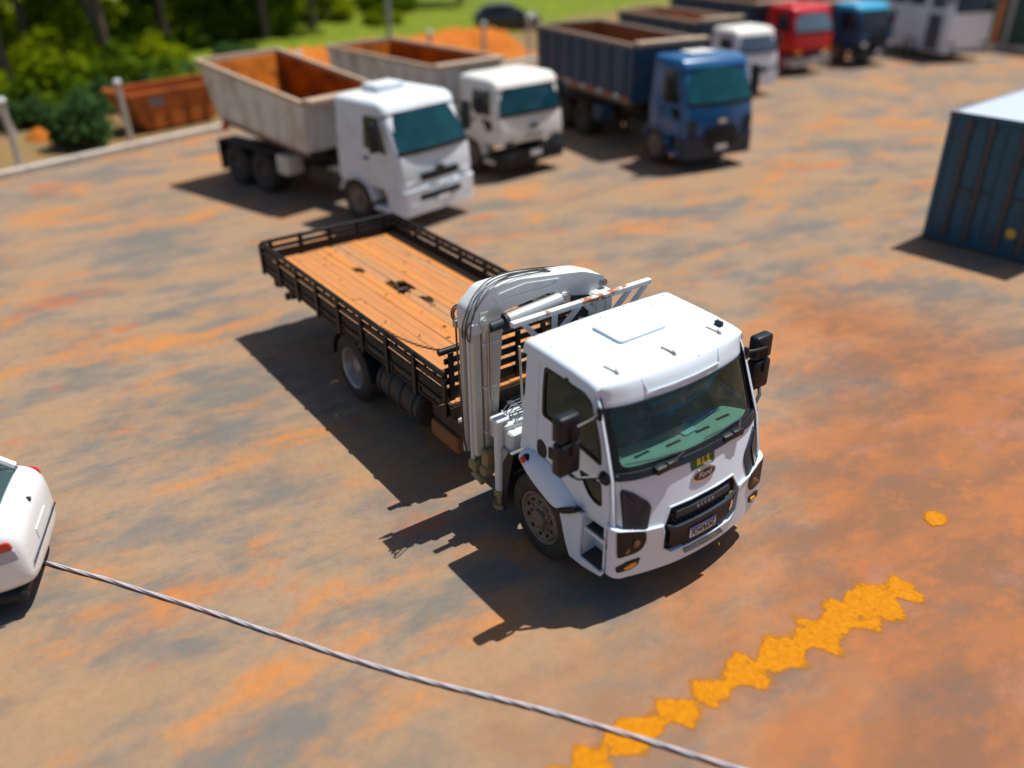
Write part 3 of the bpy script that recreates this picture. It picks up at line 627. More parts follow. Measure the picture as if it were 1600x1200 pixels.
# fenders over the front wheels, step wells
UP = [(-.32, 1.12, 1.27), (-.14, 1.12, 1.325), (.07, 1.12, 1.31), (.25, 1.12, 1.24), (.40, 1.12, 1.16), (.52, 1.12, 1.09), (.61, 1.12, 1.01)]
LO = [(-.27, 1.255, 1.20), (-.17, 1.27, 1.13), (-.05, 1.275, 1.06), (.10, 1.275, 1.0), (.24, 1.275, .95), (.33, 1.27, .92), (.40, 1.26, .93)]
for s in (-1, 1):
    m = MB()
    def fp_(i, t):
        a = Vector(UP[i]); b = Vector(LO[i]); c = (a+b)/2+Vector((-.0, .06, .045))
        p = a*(1-t)**2+c*2*t*(1-t)+b*t*t; return (p.x, s*p.y, p.z)
    N = 7
    vs = [fp_(i, k/6) for i in range(N) for k in range(7)]
    lip = [(LO[i][0]+.01, s*(LO[i][1]-.05), LO[i][2]-.03) for i in range(N)]
    rows = [vs[i*7:(i+1)*7]+[lip[i]] for i in range(N)]
    m.add([p for r in rows for p in r], [(i*8+k, i*8+k+1, (i+1)*8+k+1, (i+1)*8+k) for i in range(N-1) for k in range(7)])
    fe = m.build('fender', WHITE, T, smooth=60); md = fe.modifiers.new('sub', 'SUBSURF'); md.levels = 1; md.render_levels = 2
    md = fe.modifiers.new('thick', 'SOLIDIFY'); md.thickness = .012
    lm = MB().lathe((-.20, s*1.215, 1.225), [(0, .062), (.028, .06), (.038, .04), (.042, 0)], 'y', 16, s).build('marker_lamp', REDL, fe)
    MB().lathe((-.185, s*1.21, 1.218), [(0, .02), (.06, .02), (.066, .0), (.066, -.03)], 'y', 16, s).build('lamp_base', BLACK, lm)
    MB().plate(rnd([(.33, .925), (.45, .955), (.60, 1.03), (.67, 1.09), (.74, 1.08), (.62, .99), (.50, .92), (.37, .885)], .01, 2), [], lambda u, v, w: (u, s*(1.17+w), v), .085).build('fender_strip', BLACK, fe)
    # inner arch liner
    MB().grid(lambda u, v: (.03+.60*math.cos(math.pi*(.12+.78*u)), s*(.75+.42*v), .53+.60*math.sin(math.pi*(.12+.78*u))), 20, 3).build('arch_liner', BLACK, fe)
    # splash panel and stepwell
    sw = MB().plate(rnd([(.37, .90), (.42, .72), (.50, .52), (.57, .36), (.80, .37), (1.08, .43), (1.08, .50), (.80, .46), (.73, .52), (.74, 1.03), (.62, 1.0)], .015, 2), [], lambda u, v, w: (u, s*(1.15+.02*math.sin(v*3)+w), v), .03).build('splash_panel', WHITE, T)
    MB().box(.70, 1.12, s*.96-.012, s*.96+.012, .42, 1.10).build('step_back', WHITE, sw)
    MB().box(.715, .735, min(s*.96, s*1.15), max(s*.96, s*1.15), .47, 1.02).build('step_side', WHITE, sw)
    for z, x0, yo in ((.88, .76, 1.20), (.47, .72, 1.22)):
        m = MB(); m.plate(rnd([(x0, .96), (1.10, .96), (1.10, yo), (x0+.03, yo)], .02, 2), [], lambda u, v, w: (u, s*v, z+w), .03); st = m.build('step', WHITE2, T)
        MB().plate([(x0+.03, .98), (1.07, .98), (1.07, yo-.02), (x0+.05, yo-.02)], [], lambda u, v, w: (u, s*v, z+.033+w), .006).build('step_tread', TREAD, st)
    # mud flap behind the front wheel
    m = MB(); m.plate(rnd([(-.66, .25), (-.60, .25), (-.50, .8), (-.42, 1.12), (-.50, 1.16), (-.62, .95)], .03, 3), [], lambda u, v, w: (u, s*(.80+w), v), .42); m.build('mud_flap', BLACK, T)
    # mirrors
    a = MB(); y0, y1 = sorted((s*1.285, s*1.555))
    a.box(.66, .80, y0, y1, 2.045, 2.335, .035, 3); mi = a.build('mirror', BLACK, T)
    MB().box(.665, .815, y0, y1, 1.665, 2.035, .04, 3).build('lower_housing', BLACK, mi)
    m = MB(); m.tube([(.80, s*1.06, 2.25), (.85, s*1.2, 2.25), (.845, s*1.38, 2.23), (.835, s*1.41, 2.20), (.83, s*1.41, 2.06), (.83, s*1.41, 1.9)], .017, 8)
    m.build('mirror_arm', BLACK, mi); m = MB()
    m.tube([(.97, s*1.08, 1.6), (.94, s*1.2, 1.62), (.86, s*1.36, 1.63), (.80, s*1.42, 1.67)], .02, 8)
    m.lathe((.97, s*1.09, 1.585), [(0, .06), (.05, .055), (.075, .03), (.08, 0)], 'y', 16, s)
    MB().box(.78, .84, s*1.068-.02, s*1.068+.02, 2.17, 2.31, .008).build('arm_bracket', BLACK, mi)
    m.build('mirror_arm', BLACK, mi)
    MB().box(.665, .672, y0+.03, y1-.03, 2.08, 2.30).build('mirror_glass', CHROME, mi)
# interior
m = MB()
def dashp(u, v):
    y = -1.0+2*u; x = wsx(y, 1.67)-.03-.42*v; return (x, y*.97, 1.665+.025*math.sin(v*2.2)-(.06*sm01((v-.8)/.2)))
m.grid(dashp, 24, 10); ds = m.build('dashboard', DASH, T, smooth=60)
m = MB()
for y in (-.62, -.22, .22, .58): m.box(wsx(y, 1.67)-.17-.02, wsx(y, 1.67)-.17+.012, y-.10, y+.10, 1.680, 1.690, .003)
m.build('air_vent', HOLE, ds)
m = MB(); m.box(.70, .82, -.95, .95, 1.25, 1.66, .03); m.plate([(.78, -1.05)]+[(fu(-1.05+.15*k, 1.6)-.012, -1.05+.15*k) for k in range(15)]+[(.78, 1.05)], [], lambda u, v, w: (u, v, 1.57+w), .03); m.build('dash_front_baffle', SEATM, ds)  # box is the dash front; unseen plate added to block leaking sunlight
MB().box(.62, .80, .25, .78, 1.60, 1.735, .04, 2).build('instrument_binnacle', SEATM, ds)
MB().plate([(0, 0), (.16, .02), (.15, .22), (-.01, .2)], [], lambda u, v, w: (.86+u, -.05+v, 1.70+w), .002).build('paper_sheet', PAPER, ds)
MB().plate([(0, 0), (.10, .03), (.08, .55), (-.02, .5)], [], lambda u, v, w: (.80+u, .12+v, 1.695+w), .004).build('blue_folder', BLUEC, ds)
m = MB()
ring = [(.62+.07*math.cos(t)*0+.10*math.cos(t), .5+.22*math.sin(t), 1.74+.17*math.cos(t)) for t in [2*math.pi*k/28 for k in range(29)]]
m.tube(ring, .016, 8); m.cyl((.62, .5, 1.74), (.78, .5, 1.55), .03, 8); m.beam((.62, .29, 1.74), (.62, .71, 1.74), .03, .02)
m.build('steering_wheel', GREYP, T)
for y in (-.52, .52):
    st = MB().box(-.12, .42, y-.25, y+.25, 1.28, 1.46, .05, 2).build('seat', SEATM, T)
    MB().box(-.18, -.04, y-.24, y+.24, 1.42, 2.05, .05, 2).build('backrest', SEATM, st)
    MB().box(-.17, -.06, y-.13, y+.13, 2.07, 2.24, .04, 2).build('headrest', SEATM, st)
m = MB().box(.22, .60, .18, .92, 1.60, 1.70, .05, 2, Matrix.Rotation(.0, 4, 'X')); m.tube([(.45, .05, 1.72), (.58, .3, 1.82), (.62, .6, 1.95), (.55, .9, 2.05)], .10, 10)
m.build('hanging_jacket', BLUEC, T)
MB().tube([(.56, -.15, 1.76), (.66, .22, 1.88), (.70, .52, 2.0), (.62, .85, 2.13)], .03, 8).build('seat_belt', REDC, T)
MB().box(.80, .83, -.1, .1, 2.12, 2.2, .01).build('inner_mirror', GREYP, T)

# ---- flatbed
X0, X1, YB, ZF = -7.58, -1.62, 1.29, 1.27
NP = 17; pw = 2*(YB-.03)/NP
holes = {7: [(-6.36, -6.14)], 8: [(-5.50, -4.93)], 9: [(-5.40, -4.99), (-4.66, -4.42)], 10: []}
rb = random.Random(5)
bm_ = [BOARD, BOARD2, BOARD3]
def plank(a, b, ya, yb, ra, rb_, mat):
    def jag(x, d, on):
        if not on: return [(x, ya), (x, yb)]
        return [(x+d*rb.uniform(-.06, .09), ya+(yb-ya)*t) for t in (0, .22, .4, .62, .8, 1)]
    L = jag(a, 1, ra); Rr = jag(b, -1, rb_)
    o = Rr + L[::-1]
    z = rb.uniform(-.004, .004)
    MB().plate(o, [], lambda u, v, w: (u, v, ZF-.045+z+w), .045).build('floor_board', mat, T, smooth=0)
for i in range(NP):
    ya = -YB+.03+i*pw+.004; yb = ya+pw-.008
    segs = []; x = X0+.04
    for (ha, hb) in sorted(holes.get(i, [])): segs.append((x, ha, x != X0+.04, True)); x = hb
    segs.append((x, X1, x != X0+.04, False))
    if len(segs) == 1:
        j = rb.uniform(-5.8, -3.2); segs = [(segs[0][0], j-.003, False, False), (j+.003, X1, False, False)] if i % 3 == 0 else segs
    mt = bm_[rb.randrange(3)]
    for a, b, ra, rb2 in segs: plank(a, b, ya, yb, ra, rb2, mt)
# splinters round the holes
m = MB()
for cx, cy, n in ((-6.25, -.16, 4), (-5.2, -.03, 7), (-4.5, .1, 9)):
    for k in range(n):
        x = cx+rb.uniform(-.22, .22); y = cy+rb.uniform(-.07, .07); L = rb.uniform(.06, .22)
        m.beam((x-L/2, y, ZF+rb.uniform(-.03, .004)), (x+L/2, y+rb.uniform(-.02, .02), ZF+rb.uniform(-.01, .02)), rb.uniform(.006, .016), .006)
m.build('splintered_wood', SPLINT, T, smooth=0)['kind'] = 'stuff'
# floor frame under the boards
m = MB()
for s in (-1, 1): m.box(X0+.02, X1, s*YB-.03 if s > 0 else s*YB, s*YB if s > 0 else s*YB+.03, 1.10, 1.265)
m.box(X0, X0+.05, -YB, YB, 1.08, 1.26); m.box(X1-.05, X1+.01, -YB, YB, 1.05, 1.21)
for k in range(12):
    x = X0+.35+k*.5; m.box(x-.04, x+.04, -1.2, 1.2, 1.06, 1.215)
for s in (-1, 1): m.box(X0, X1, s*.45-.05, s*.45+.05, 1.02, 1.06+.02)
m.build('bed_frame', CHASSIS, T)
NS = 8; dx = (X1-.12-X0)/NS
for s in (-1, 1):
    yo = s*YB
    for k in range(NS+1):
        x = X0+.03+k*dx
        a, b = sorted((yo+s*.002, yo+s*.035)); MB().box(x-.045, x+.045, a, b, 1.06, 1.60, .005).build('side_post', BLACKW, T)
    for zz0, zz1, th, nm, mt in ((1.275, 1.41, .035, 'side_board', SLAT), (1.445, 1.535, .035, 'side_board', BLACKW), (1.57, 1.635, .05, 'top_rail', BLACKW)):
        a, b = sorted((yo, yo-s*th)); MB().box(X0, X1-.1, a, b, zz0, zz1, .008).build(nm, mt, T)
    for k in range(NS):                          # scuffed sunk panels along the frame, between the posts
        x = X0+.03+k*dx; a, b = sorted((yo+s*.001, yo+s*.016))
        MB().plate([(x+.07, 1.115), (x+dx-.07, 1.115), (x+dx-.07, 1.265), (x+.07, 1.265)], [[(x+.12, 1.15), (x+dx-.12, 1.15), (x+dx-.12, 1.235), (x+.12, 1.235)]], lambda u, v, w: (u, a+w, v), b-a).build('frame_panel', SLAT, T, smooth=0)
        for q in (.33, .66): MB().box(x+dx*q-.012, x+dx*q+.012, min(yo, yo-s*.03), max(yo, yo-s*.03), 1.535, 1.57).build('slat_spacer', BLACKW, T, smooth=0)
for zz0, zz1, nm in ((1.275, 1.42, 'tail_board'), (1.455, 1.515, 'tail_board'), (1.575, 1.635, 'tail_rail')):
    MB().box(X0-.03, X0+.02, -YB+.035, YB-.035, zz0, zz1, .008).build(nm, BLACKW, T)
for k in range(5):
    y = -1.1+.55*k; MB().box(X0-.055, X0-.031, y-.04, y+.04, 1.1, 1.63, .004).build('tail_post', BLACKW, T)
# headboard of black slats
hx = -1.74
for z0, z1 in ((1.30, 1.42), (1.48, 1.56), (1.62, 1.70), (1.76, 1.83)): MB().box(hx-.02, hx+.02, -1.27, 1.27, z0, z1, .006).build('headboard_slat', BLACKW, T)
MB().tube([(hx, -1.34, 1.94), (hx, 1.34, 1.94)], .042, 12).build('headboard_rail', BLACKW, T)
for y in (-1.20, -.66, -.2, .2, .66, 1.20): MB().box(hx+.021, hx+.06, y-.035, y+.035, 1.10, 1.93, .006).build('headboard_post', BLACKW, T)
# chain from the headboard rail along the side rail
m = MB()
P = [Vector((-3.25, -1.26, 1.65)), Vector((-2.5, -1.20, 1.62)), Vector((-1.74, -1.12, 1.90))]
for k in range(26):
    t = k/25; p = P[0]*(1-t)**2+P[1]*2*t*(1-t)+P[2]*t*t
    d = (P[1]-P[0])*(1-t)+(P[2]-P[1])*t; d.normalize(); u = Vector((0, 1, 0)) if k % 2 else Vector((0, 0, 1)); u = (u-d*u.dot(d)).normalized()
    m.tube([p+d*(.034*math.cos(a))+u*(.016*math.sin(a)) for a in [2*math.pi*j/8 for j in range(9)]], .006, 5, False)
m.build('chain', CHAINM, T)
# under the bed
m = MB()
m.cyl((-3.68, -.98, .66), (-2.52, -.98, .66), .27, 24); tk = m.build('fuel_tank', CHASSIS, T)
m = MB()
for x in (-3.62, -3.35, -3.05, -2.72, -2.58): m.lathe((x, -.98, .66), [(.272, -.03), (.285, -.03), (.285, .03), (.272, .03)], 'x', 24)
m.build('tank_strap', GREYP, tk)
m = MB(); m.cyl((-3.5, 1.0, .66), (-2.6, 1.0, .66), .25, 24); m.build('fuel_tank', CHASSIS, T)
m = MB(); m.box(-2.36, -1.72, -1.16, -.7, .42, .66, .02); m.build('battery_box', BOXM, T)
MB().box(-2.4, -1.66, -1.1, -.6, .67, .9, .02).build('battery_cover', CHASSIS, T)
MB().cyl((-1.63, -1.18, 1.0), (-1.56, -1.02, 1.0), .04, 8).build('marker_lamp', CRANE, T)
for s in (-1, 1):
    MB().grid(lambda u, v: (-4.48+.62*math.cos(math.pi*u), s*(.75+.5*v), .53+.55*math.sin(math.pi*u)), 14, 2).build('rear_fender', BLACK, T)
for x in (-7.4, -6.75): MB().box(x-.06, x+.06, -1.2, -1.08, .84, 1.07, .02).build('hanging_bracket', CHASSIS, T)

# ---- folded loader crane between cab and bed
m = MB(); m.box(-1.32, -.62, -.98, .98, .80, 1.08, .02); m.box(-1.25, -.75, .2, .75, 1.08, 1.5, .03)
CR = m.build('loader_crane', CRANEW, T)
MB().box(-1.18, -.86, .32, .62, 1.5, 2.55, .03).build('crane_column', CRANEW, CR)
ARCH = rnd([(.30, 2.18), (.60, 2.18), (.66, 2.52), (.56, 2.70), (.23, 2.83), (-.68, 2.965), (-1.14, 2.955), (-1.37, 2.76), (-1.37, 2.46), (-1.10, 2.46), (-.92, 2.64), (-.25, 2.70), (.06, 2.60), (.12, 2.40)], .06, 3)
MB().plate(ARCH, [], lambda u, v, w: (-1.24+w, u, v), .25).build('main_boom', CRANEW, CR)
pad = [(-.98, 2.73), (-.88, 2.78), (-.22, 2.755), (-.12, 2.84), (-.62, 2.905), (-1.06, 2.86)]
MB().plate(rnd(pad, .02, 2), [rnd(grow(pad, -.035), .02, 2)], lambda u, v, w: (-.992+w, u, v), .014).build('boom_rib', CRANEW, CR)
for y, z in ((.54, 2.62), (-.06, 2.60), (-.30, 2.57), (-1.2, 2.6)):
    m = MB(); m.cyl((-1.26, y, z), (-.955, y, z), .05, 14); m.cyl((-.955, y, z), (-.945, y, z), .03, 10); m.build('pivot_pin', STEEL if y > .5 else CRANEW, CR)
m = MB(); m.cyl((-.97, -.93, 2.52), (-.97, -.14, 2.575), .095, 20); m.build('boom_cylinder', MATS['grey_cylinder'] if 'grey_cylinder' in MATS else mk('grey_cylinder', (.42, .45, .46), .4, .2, var=.08, dirt=(.2, .16, .12), damt=.4), CR)
m = MB(); m.cyl((-.97, -.93, 2.52), (-.97, -1.12, 2.508), .06, 14); m.lathe((-.97, -.94, 2.52), [(0, -.01), (.07, -.01), (.1, 0), (.105, .03), (.095, .05)], 'y', 20); m.build('cylinder_gland', GREYP, CR)
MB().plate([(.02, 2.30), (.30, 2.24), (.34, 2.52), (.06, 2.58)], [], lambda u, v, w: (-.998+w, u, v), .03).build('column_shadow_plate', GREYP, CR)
# outer boom hanging down the right-hand side
m = MB()
def bsec(z, x0, x1, y0, y1): return [(x0, y0, z), (x1, y0, z), (x1, y1, z), (x0, y1, z)]
m.loft([bsec(.90, -1.19, -.99, -1.20, -1.10), bsec(1.42, -1.20, -.975, -1.20, -1.02), bsec(2.45, -1.20, -.97, -1.21, -.95), bsec(2.70, -1.20, -.985, -1.24, -.97)]); m.build('outer_boom', CRANE, CR, smooth=20)
for z in (1.15, 1.75, 2.3): MB().box(-1.20, -.962, -1.215, -1.205+.26*(z-.6)/1.9, z, z+.03).build('boom_band', CRANEW, CR)
MB().tube([(-.955, -1.16, 2.50), (-.955, -1.165, 1.6), (-.965, -1.17, .95)], .010, 6).build('steel_pipe', STEEL, CR)
MB().tube([(-.955, -1.125, 2.46), (-.955, -1.13, 1.7), (-.955, -1.10, 1.45), (-.90, -1.05, 1.38)], .010, 6).build('steel_pipe', STEEL, CR)
m = MB(); m.box(-1.29, -1.22, -1.335, -1.22, .80, 2.50, .01); m.build('extension_boom', CRANE, CR)
m = MB(); m.cyl((-1.15, -1.285, .72), (-1.15, -1.285, 2.52), .03, 14); m.build('extension_cylinder', CRANEW, CR)
m = MB(); m.box(-1.075, -1.0, -1.325, -1.225, .85, 2.56, .008); m.build('extension_boom', CRANE, CR)
m = MB(); m.box(-1.27, -1.0, -1.222, -1.214, .85, 2.45); m.build('boom_back_plate', GRIME, CR)
MB().box(-1.22, -.98, -1.355, -1.26, 2.50, 2.60, .015).build('boom_clamp', CRANEW, CR)
m = MB(); m.box(-1.20, -1.04, -1.34, -1.18, .60, .74, .02); m.box(-1.02, -.90, -1.3, -1.14, .58, .72, .02); m.box(-1.0, -.88, -1.28, -1.15, .72, .95, .02); m.cyl((-1.1, -1.32, .58), (-.9, -1.32, .54), .04, 10)
m.build('greasy_bracket', GRIME, CR)
m = MB(); m.cyl((-.72, -1.20, .50), (-.72, -1.20, 1.46), .058, 18); m.box(-.80, -.64, -1.28, -1.10, 1.44, 1.50, .015); m.build('stabiliser_leg', CRANEW, CR)
m = MB(); m.cyl((-.72, -1.20, .50), (-.72, -1.20, .42), .075, 14); m.cyl((-.72, -1.2, .42), (-.72, -1.2, .30), .04, 12); m.cyl((-.72, -1.2, .30), (-.72, -1.2, .25), .09, 14); m.build('stabiliser_foot', GRIME, CR)
m = MB(); m.box(-.98, -.52, -1.16, -.72, 1.10, 1.34, .02); m.box(-.92, -.62, -1.18, -.78, 1.34, 1.42, .015); m.build('valve_block', CRANEW, CR)
for k in range(6):
    x = -.90+.055*k
    m = MB(); m.tube([(x, -1.02, 1.42), (x+.0, -.94, 1.50), (x+.02, -.66, 1.53)], .007, 6); m.lathe((x, -1.03, 1.42), [(0, .03), (.016, .025), (.018, 0)], 'z', 8); m.build('control_lever', CHROME, CR)
m = MB(); m.box(-.84, -.54, -1.21, -1.04, .92, 1.12, .02); m.cyl((-.66, -1.17, .75), (-.66, -1.17, 1.0), .025, 8); m.cyl((-.59, -1.17, .7), (-.59, -1.17, 1.0), .02, 8); m.build('oil_manifold', mk('dirty_grey_metal', (.34, .34, .33), .45, .4, var=.2, dirt=(.12, .09, .06), damt=.6), CR)
m = MB(); m.cyl((-.95, -.62, 1.2), (-.95, -.62, 1.50), .055, 16); rs = m.build('oil_reservoir', CRANE, CR)
MB().cyl((-.95, -.62, 1.50), (-.95, -.62, 1.56), .058, 16).build('reservoir_cap', BLACK, rs)
MB().cyl((-.80, -.80, 1.42), (-.80, -.84, 2.26), .014, 8).build('signal_rod', CRANE, CR)
# hoses over the knuckle
rh = random.Random(3)
for k in range(4):
    x = -1.20+.05*k+rh.uniform(-.02, .02); o = rh.uniform(-.05, .03)
    pts = [(x-.05, .25-.12*k, 2.80), (x-.03, -.2, 2.905), (x+.01+o, -.62, 2.975), (x+.06+o, -.92, 3.0+o*.5), (x+.13, -1.12+o, 2.98), (x+.18+.5*o, -1.30, 2.88), (x+.17-o, -1.385+.3*o, 2.72), (x+.10+o, -1.385, 2.54), (x+.02, -1.34, 2.36)]
    # smooth
    sp_ = []
    for i in range(len(pts)-1):
        for t in (0, .33, .66):
            p0 = Vector(pts[max(i-1, 0)]); p1 = Vector(pts[i]); p2 = Vector(pts[i+1]); p3 = Vector(pts[min(i+2, len(pts)-1)])
            sp_.append(.5*((2*p1)+(p2-p0)*t+(2*p0-5*p1+4*p2-p3)*t*t+(3*p1-p0-3*p2+p3)*t**3))
    sp_.append(Vector(pts[-1])); MB().tube(sp_, .0075, 7).build('hose', HOSE, CR)
m = MB()
for r, oo in ((.075, 0), (.055, .012)): m.tube([(-1.30+oo, -1.33+r*math.cos(a), 2.63+r*1.2*math.sin(a)) for a in [math.pi*(-.25+1.5*k/14) for k in range(15)]], .011, 7)
m.tube([(-1.29, -1.36, 2.56), (-1.27, -1.37, 2.2), (-1.25, -1.36, 1.6), (-1.22, -1.36, 1.0), (-1.16, -1.35, .75)], .012, 7)
m.build('hose', HOSE, CR)
MB().box(-1.32, -1.26, -1.39, -1.30, 2.46, 2.56, .01).build('hose_coupling', STEEL, CR)
# rusty protective rail behind the cab roof
m = MB(); m.beam((-.70, -1.02, 2.61), (-.70, 1.04, 2.61), .075, .065, .008); m.beam((-.72, -.62, 2.30), (-.72, .9, 2.30), .06, .05, .006)
gd = m.build('guard_rail', RUSTW, T)
for a, b in (((-.70, -.86, 2.58), (-.72, -.62, 2.31)), ((-.70, -.42, 2.58), (-.72, -.42, 1.2)), ((-.70, -.06, 2.58), (-.72, -.36, 2.31)), ((-.70, .02, 2.58), (-.72, .28, 2.31)), ((-.70, .36, 2.58), (-.72, .36, 1.2)), ((-.70, .72, 2.58), (-.72, .44, 2.31)), ((-.70, .98, 2.58), (-.72, .72, 2.31))):
    MB().beam(a, b, .06, .045, .006, up=(1, 0, 0)).build('brace', CRANEW, gd)

# ---- bits lying on the bed
r4 = random.Random(9)
lf = MB().plate(rnd([(0, 0), (.05, .035), (.11, .03), (.14, 0), (.10, -.03), (.05, -.03)], .02, 2), [], lambda u, v, w: (u-.07, v, .012+.02*math.sin(u*25)+w), .002).build('leaf', LEAFG)
lf.location = (-2.42, -.98, ZF+.002); lf.rotation_euler = (0, 0, .7); tag(lf, 'single bright green leaf on the orange floor boards near the headboard', 'leaf')
m = MB()
for k in range(120):
    if k < 60: x, y = r4.uniform(-7.3, -1.9), r4.uniform(-1.15, 1.0)
    else: x, y = -2.25+r4.gauss(0, .28), -1.08+r4.gauss(0, .10)
    L = r4.uniform(.015, .05); a = r4.uniform(0, 6.3); c, s = math.cos(a)*L, math.sin(a)*L; z = ZF+.008
    m.add([(x-c, y-s, z), (x-s*.4, y+c*.4, z+.012), (x+c, y+s, z+.004), (x+s*.4, y-c*.4, z+.01)], [(0, 1, 2, 3)])
o = m.build('dry_leaf_litter', LEAFD, smooth=0); tag(o, 'scattered brown leaf crumbs and chips lying on the flatbed floor', 'leaf litter', kind='stuff')
#END_TRUCK

# ------------------------------------------------------------------ trucks parked along the back of the yard
def rr_outline(x0, x1, w, r, n=4, bow=.0):
    """rounded rectangle in plan, front edge (x1) bowed"""
    pts = []
    for cx, cy, a0 in ((x1-r, w-r, 0), (x0+r, w-r, 90), (x0+r, -w+r, 180), (x1-r, -w+r, 270)):
        for k in range(n+1):
            a = R_(a0+90*k/n); pts.append((cx+r*math.cos(a), cy+r*math.sin(a)))
    return [(x+bow*(1-(y/w)**2)*(1 if x > (x0+x1)/2 else 0), y) for x, y in pts]
def tipper(label, loc, yaw, P):
    g = P.get
    t = empty('tipper_truck', loc, yaw, label, 'truck')
    W = g('w', 1.15); zr = P['zr']; xb = P['xb']; xc = P['xc']; paint = P['paint']; roofm = g('roofm', paint)
    rake = g('rake', .5); zw = g('zw', 1.75); z0 = g('z0', .95)
    prof = [(z0, xc, xb-.02, W), (1.2, xc, xb, W), (zw-.1, xc, xb-.06, W), (zw, xc, xb-.09, W-.01), (zr-.22, xc+.02, xb-rake+.06, W-.06), (zr-.1, xc+.03, xb-rake-.02, W-.08)]
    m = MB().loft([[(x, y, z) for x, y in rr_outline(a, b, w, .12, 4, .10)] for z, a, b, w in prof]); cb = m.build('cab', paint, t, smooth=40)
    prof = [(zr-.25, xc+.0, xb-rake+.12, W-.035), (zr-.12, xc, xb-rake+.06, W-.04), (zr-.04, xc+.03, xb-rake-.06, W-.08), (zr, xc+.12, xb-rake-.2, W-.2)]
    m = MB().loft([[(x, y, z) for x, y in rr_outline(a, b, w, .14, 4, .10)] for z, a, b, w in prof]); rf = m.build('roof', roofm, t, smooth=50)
    if g('hatch', True): MB().box(xc+.25, xc+.8, -.42, .42, zr-.01, zr+g('hatchh', .07), .03, 2).build('roof_hatch', g('hatchm', roofm), rf)
    sx = lambda y, z: xb-.085-(rake-.10)*(z-zw)/(zr-.22-zw)+.10*(1-(y/W)**2)
    o = rnd([(-W+.09, zw+.03), (W-.09, zw+.03), (W-.13, zr-.26), (-W+.13, zr-.26)], .08, 4)
    MB().plate(o, [], lambda u, v, w: (sx(u, v)-.03+w, u, v), .045, .15, .2).build('windscreen', P.get('glass', FARG), t, smooth=40)
    MB().plate([(-W+.06, zw-.06), (W-.06, zw-.06), (W-.07, zw+.03), (-W+.07, zw+.03)], [], lambda u, v, w: (sx(u, zw)-.03+w, u, v), .05, .15).build('scuttle', BLACK, t)
    for s in (-1, 1):
        d = MB().plate(rnd([(xb-1.25, z0+.22), (xb-.16, z0+.12), (xb-.22, zw), (xb-rake-.02, zr-.28), (xb-1.25, zr-.28)], .05, 3), [], lambda u, v, w: (u, s*(W-.005-.08*max(0, (v-zw)/(zr-zw))+w), v), .02).build('door', paint, t)
        MB().plate(rnd([(xb-1.15, zw+.02), (xb-.36, zw-.05), (xb-rake-.08, zr-.33), (xb-1.15, zr-.33)], .06, 4), [], lambda u, v, w: (u, s*(W+.008-.08*max(0, (v-zw)/(zr-zw))+w), v), .012).build('window', FARGD, d)
        if g('qw'): MB().plate(rnd([(xb-.75, zw-.12), (xb-.3, zw-.16), (xb-.3, zw-.42), (xb-.5, zw-.45)], .05, 3), [], lambda u, v, w: (u, s*(W+.008+w), v), .012).build('quarter_window', FARGD, d)
        MB().box(xb-1.18, xb-1.02, s*(W+.02)-.02, s*(W+.02)+.02, zw-.25, zw-.18, .01).build('handle', BLACK, d)
        y0, y1 = sorted((s*(W+.16), s*(W+.42)))
        mi = MB().box(xb-.5, xb-.38, y0, y1, zw+.05, zr-.35, .04, 2).build('mirror', g('mirm', BLACK), t)
        MB().tube([(xb-.45, s*(W-.06), zr-.3), (xb-.4, s*(W+.28), zr-.32), (xb-.4, s*(W+.28), zr-.45)], .02, 6).build('mirror_arm', BLACK, mi)
        # front wing
        fe = MB().grid(lambda u, v: (.62*math.cos(math.pi*(.05+.85*u)), s*(.78+.42*v), .50+.62*math.sin(math.pi*(.05+.85*u))), 16, 3).build('fender', g('fenderm', paint), t, smooth=60)
        md = fe.modifiers.new('thick', 'SOLIDIFY'); md.thickness = .05
        hl = P['lamp']
        MB().plate(rnd(hl if s < 0 else mir(hl), .03, 2), [], lambda u, v, w: (xb-.02+.10*(1-(u/W)**2)+w, u, v), .03).build('headlight', g('lampm', GREYP), t)
        st = MB().box(.62, xb-.2, s*(W-.06)-.1, s*(W-.06)+.1, .42, .52, .02).build('step', g('fenderm', paint), t)
    for q in g('slots', []): MB().plate(rnd(q, .03, 2), [], lambda u, v, w: (xb-.005+.10*(1-(u/W)**2)+w-.06*max(0, v-1.2), u, v), .02, .2).build('grille_slot', BLACK, t)
    bw = W+.02
    bq = MB().loft([[(x, y, z) for x, y in rr_outline(xb-.55, xb+.06, bw, .14, 4, .10)] for z in (.38, .5, g('bz', .95))]).build('bumper', g('bumpm', paint), t, smooth=40)
    for s in (-1, 1): MB().box(xb+.02, xb+.085, s*.82-.13, s*.82+.13, .55, .68, .02).build('fog_lamp', g('fogm', GREYP), bq)
    MB().box(xb+.16, xb+.175, -.2, .2, .58, .71).build('number_plate', PLATEW, bq)
    if g('badge'): MB().plate(ov(.15, .06, 20), [], lambda u, v, w: (xb+.085-.03+w, u, v-.02), .05).build('badge', g('badgem', NAVY), t)
    # chassis
    m = MB(); br = P['br']
    for s in (-1, 1): m.box(br+.8, xb-.3, s*.42-.05, s*.42+.05, .75, 1.05)
    m.box(P['bf']-.6, xc-.05, -.9, -.5, .5, .95, .04); m.box(P['bf']-.6, xc-.05, .5, .9, .5, .95, .04)
    m.build('chassis', CHASSIS, t)
    for x in P['axles']:
        for s in (-1, 1): wheel(t, x, s*(1.17 if x == 0 else 1.24), s, 'front' if x == 0 else 'dual', .53, RIM if x == 0 else RIMF, False)
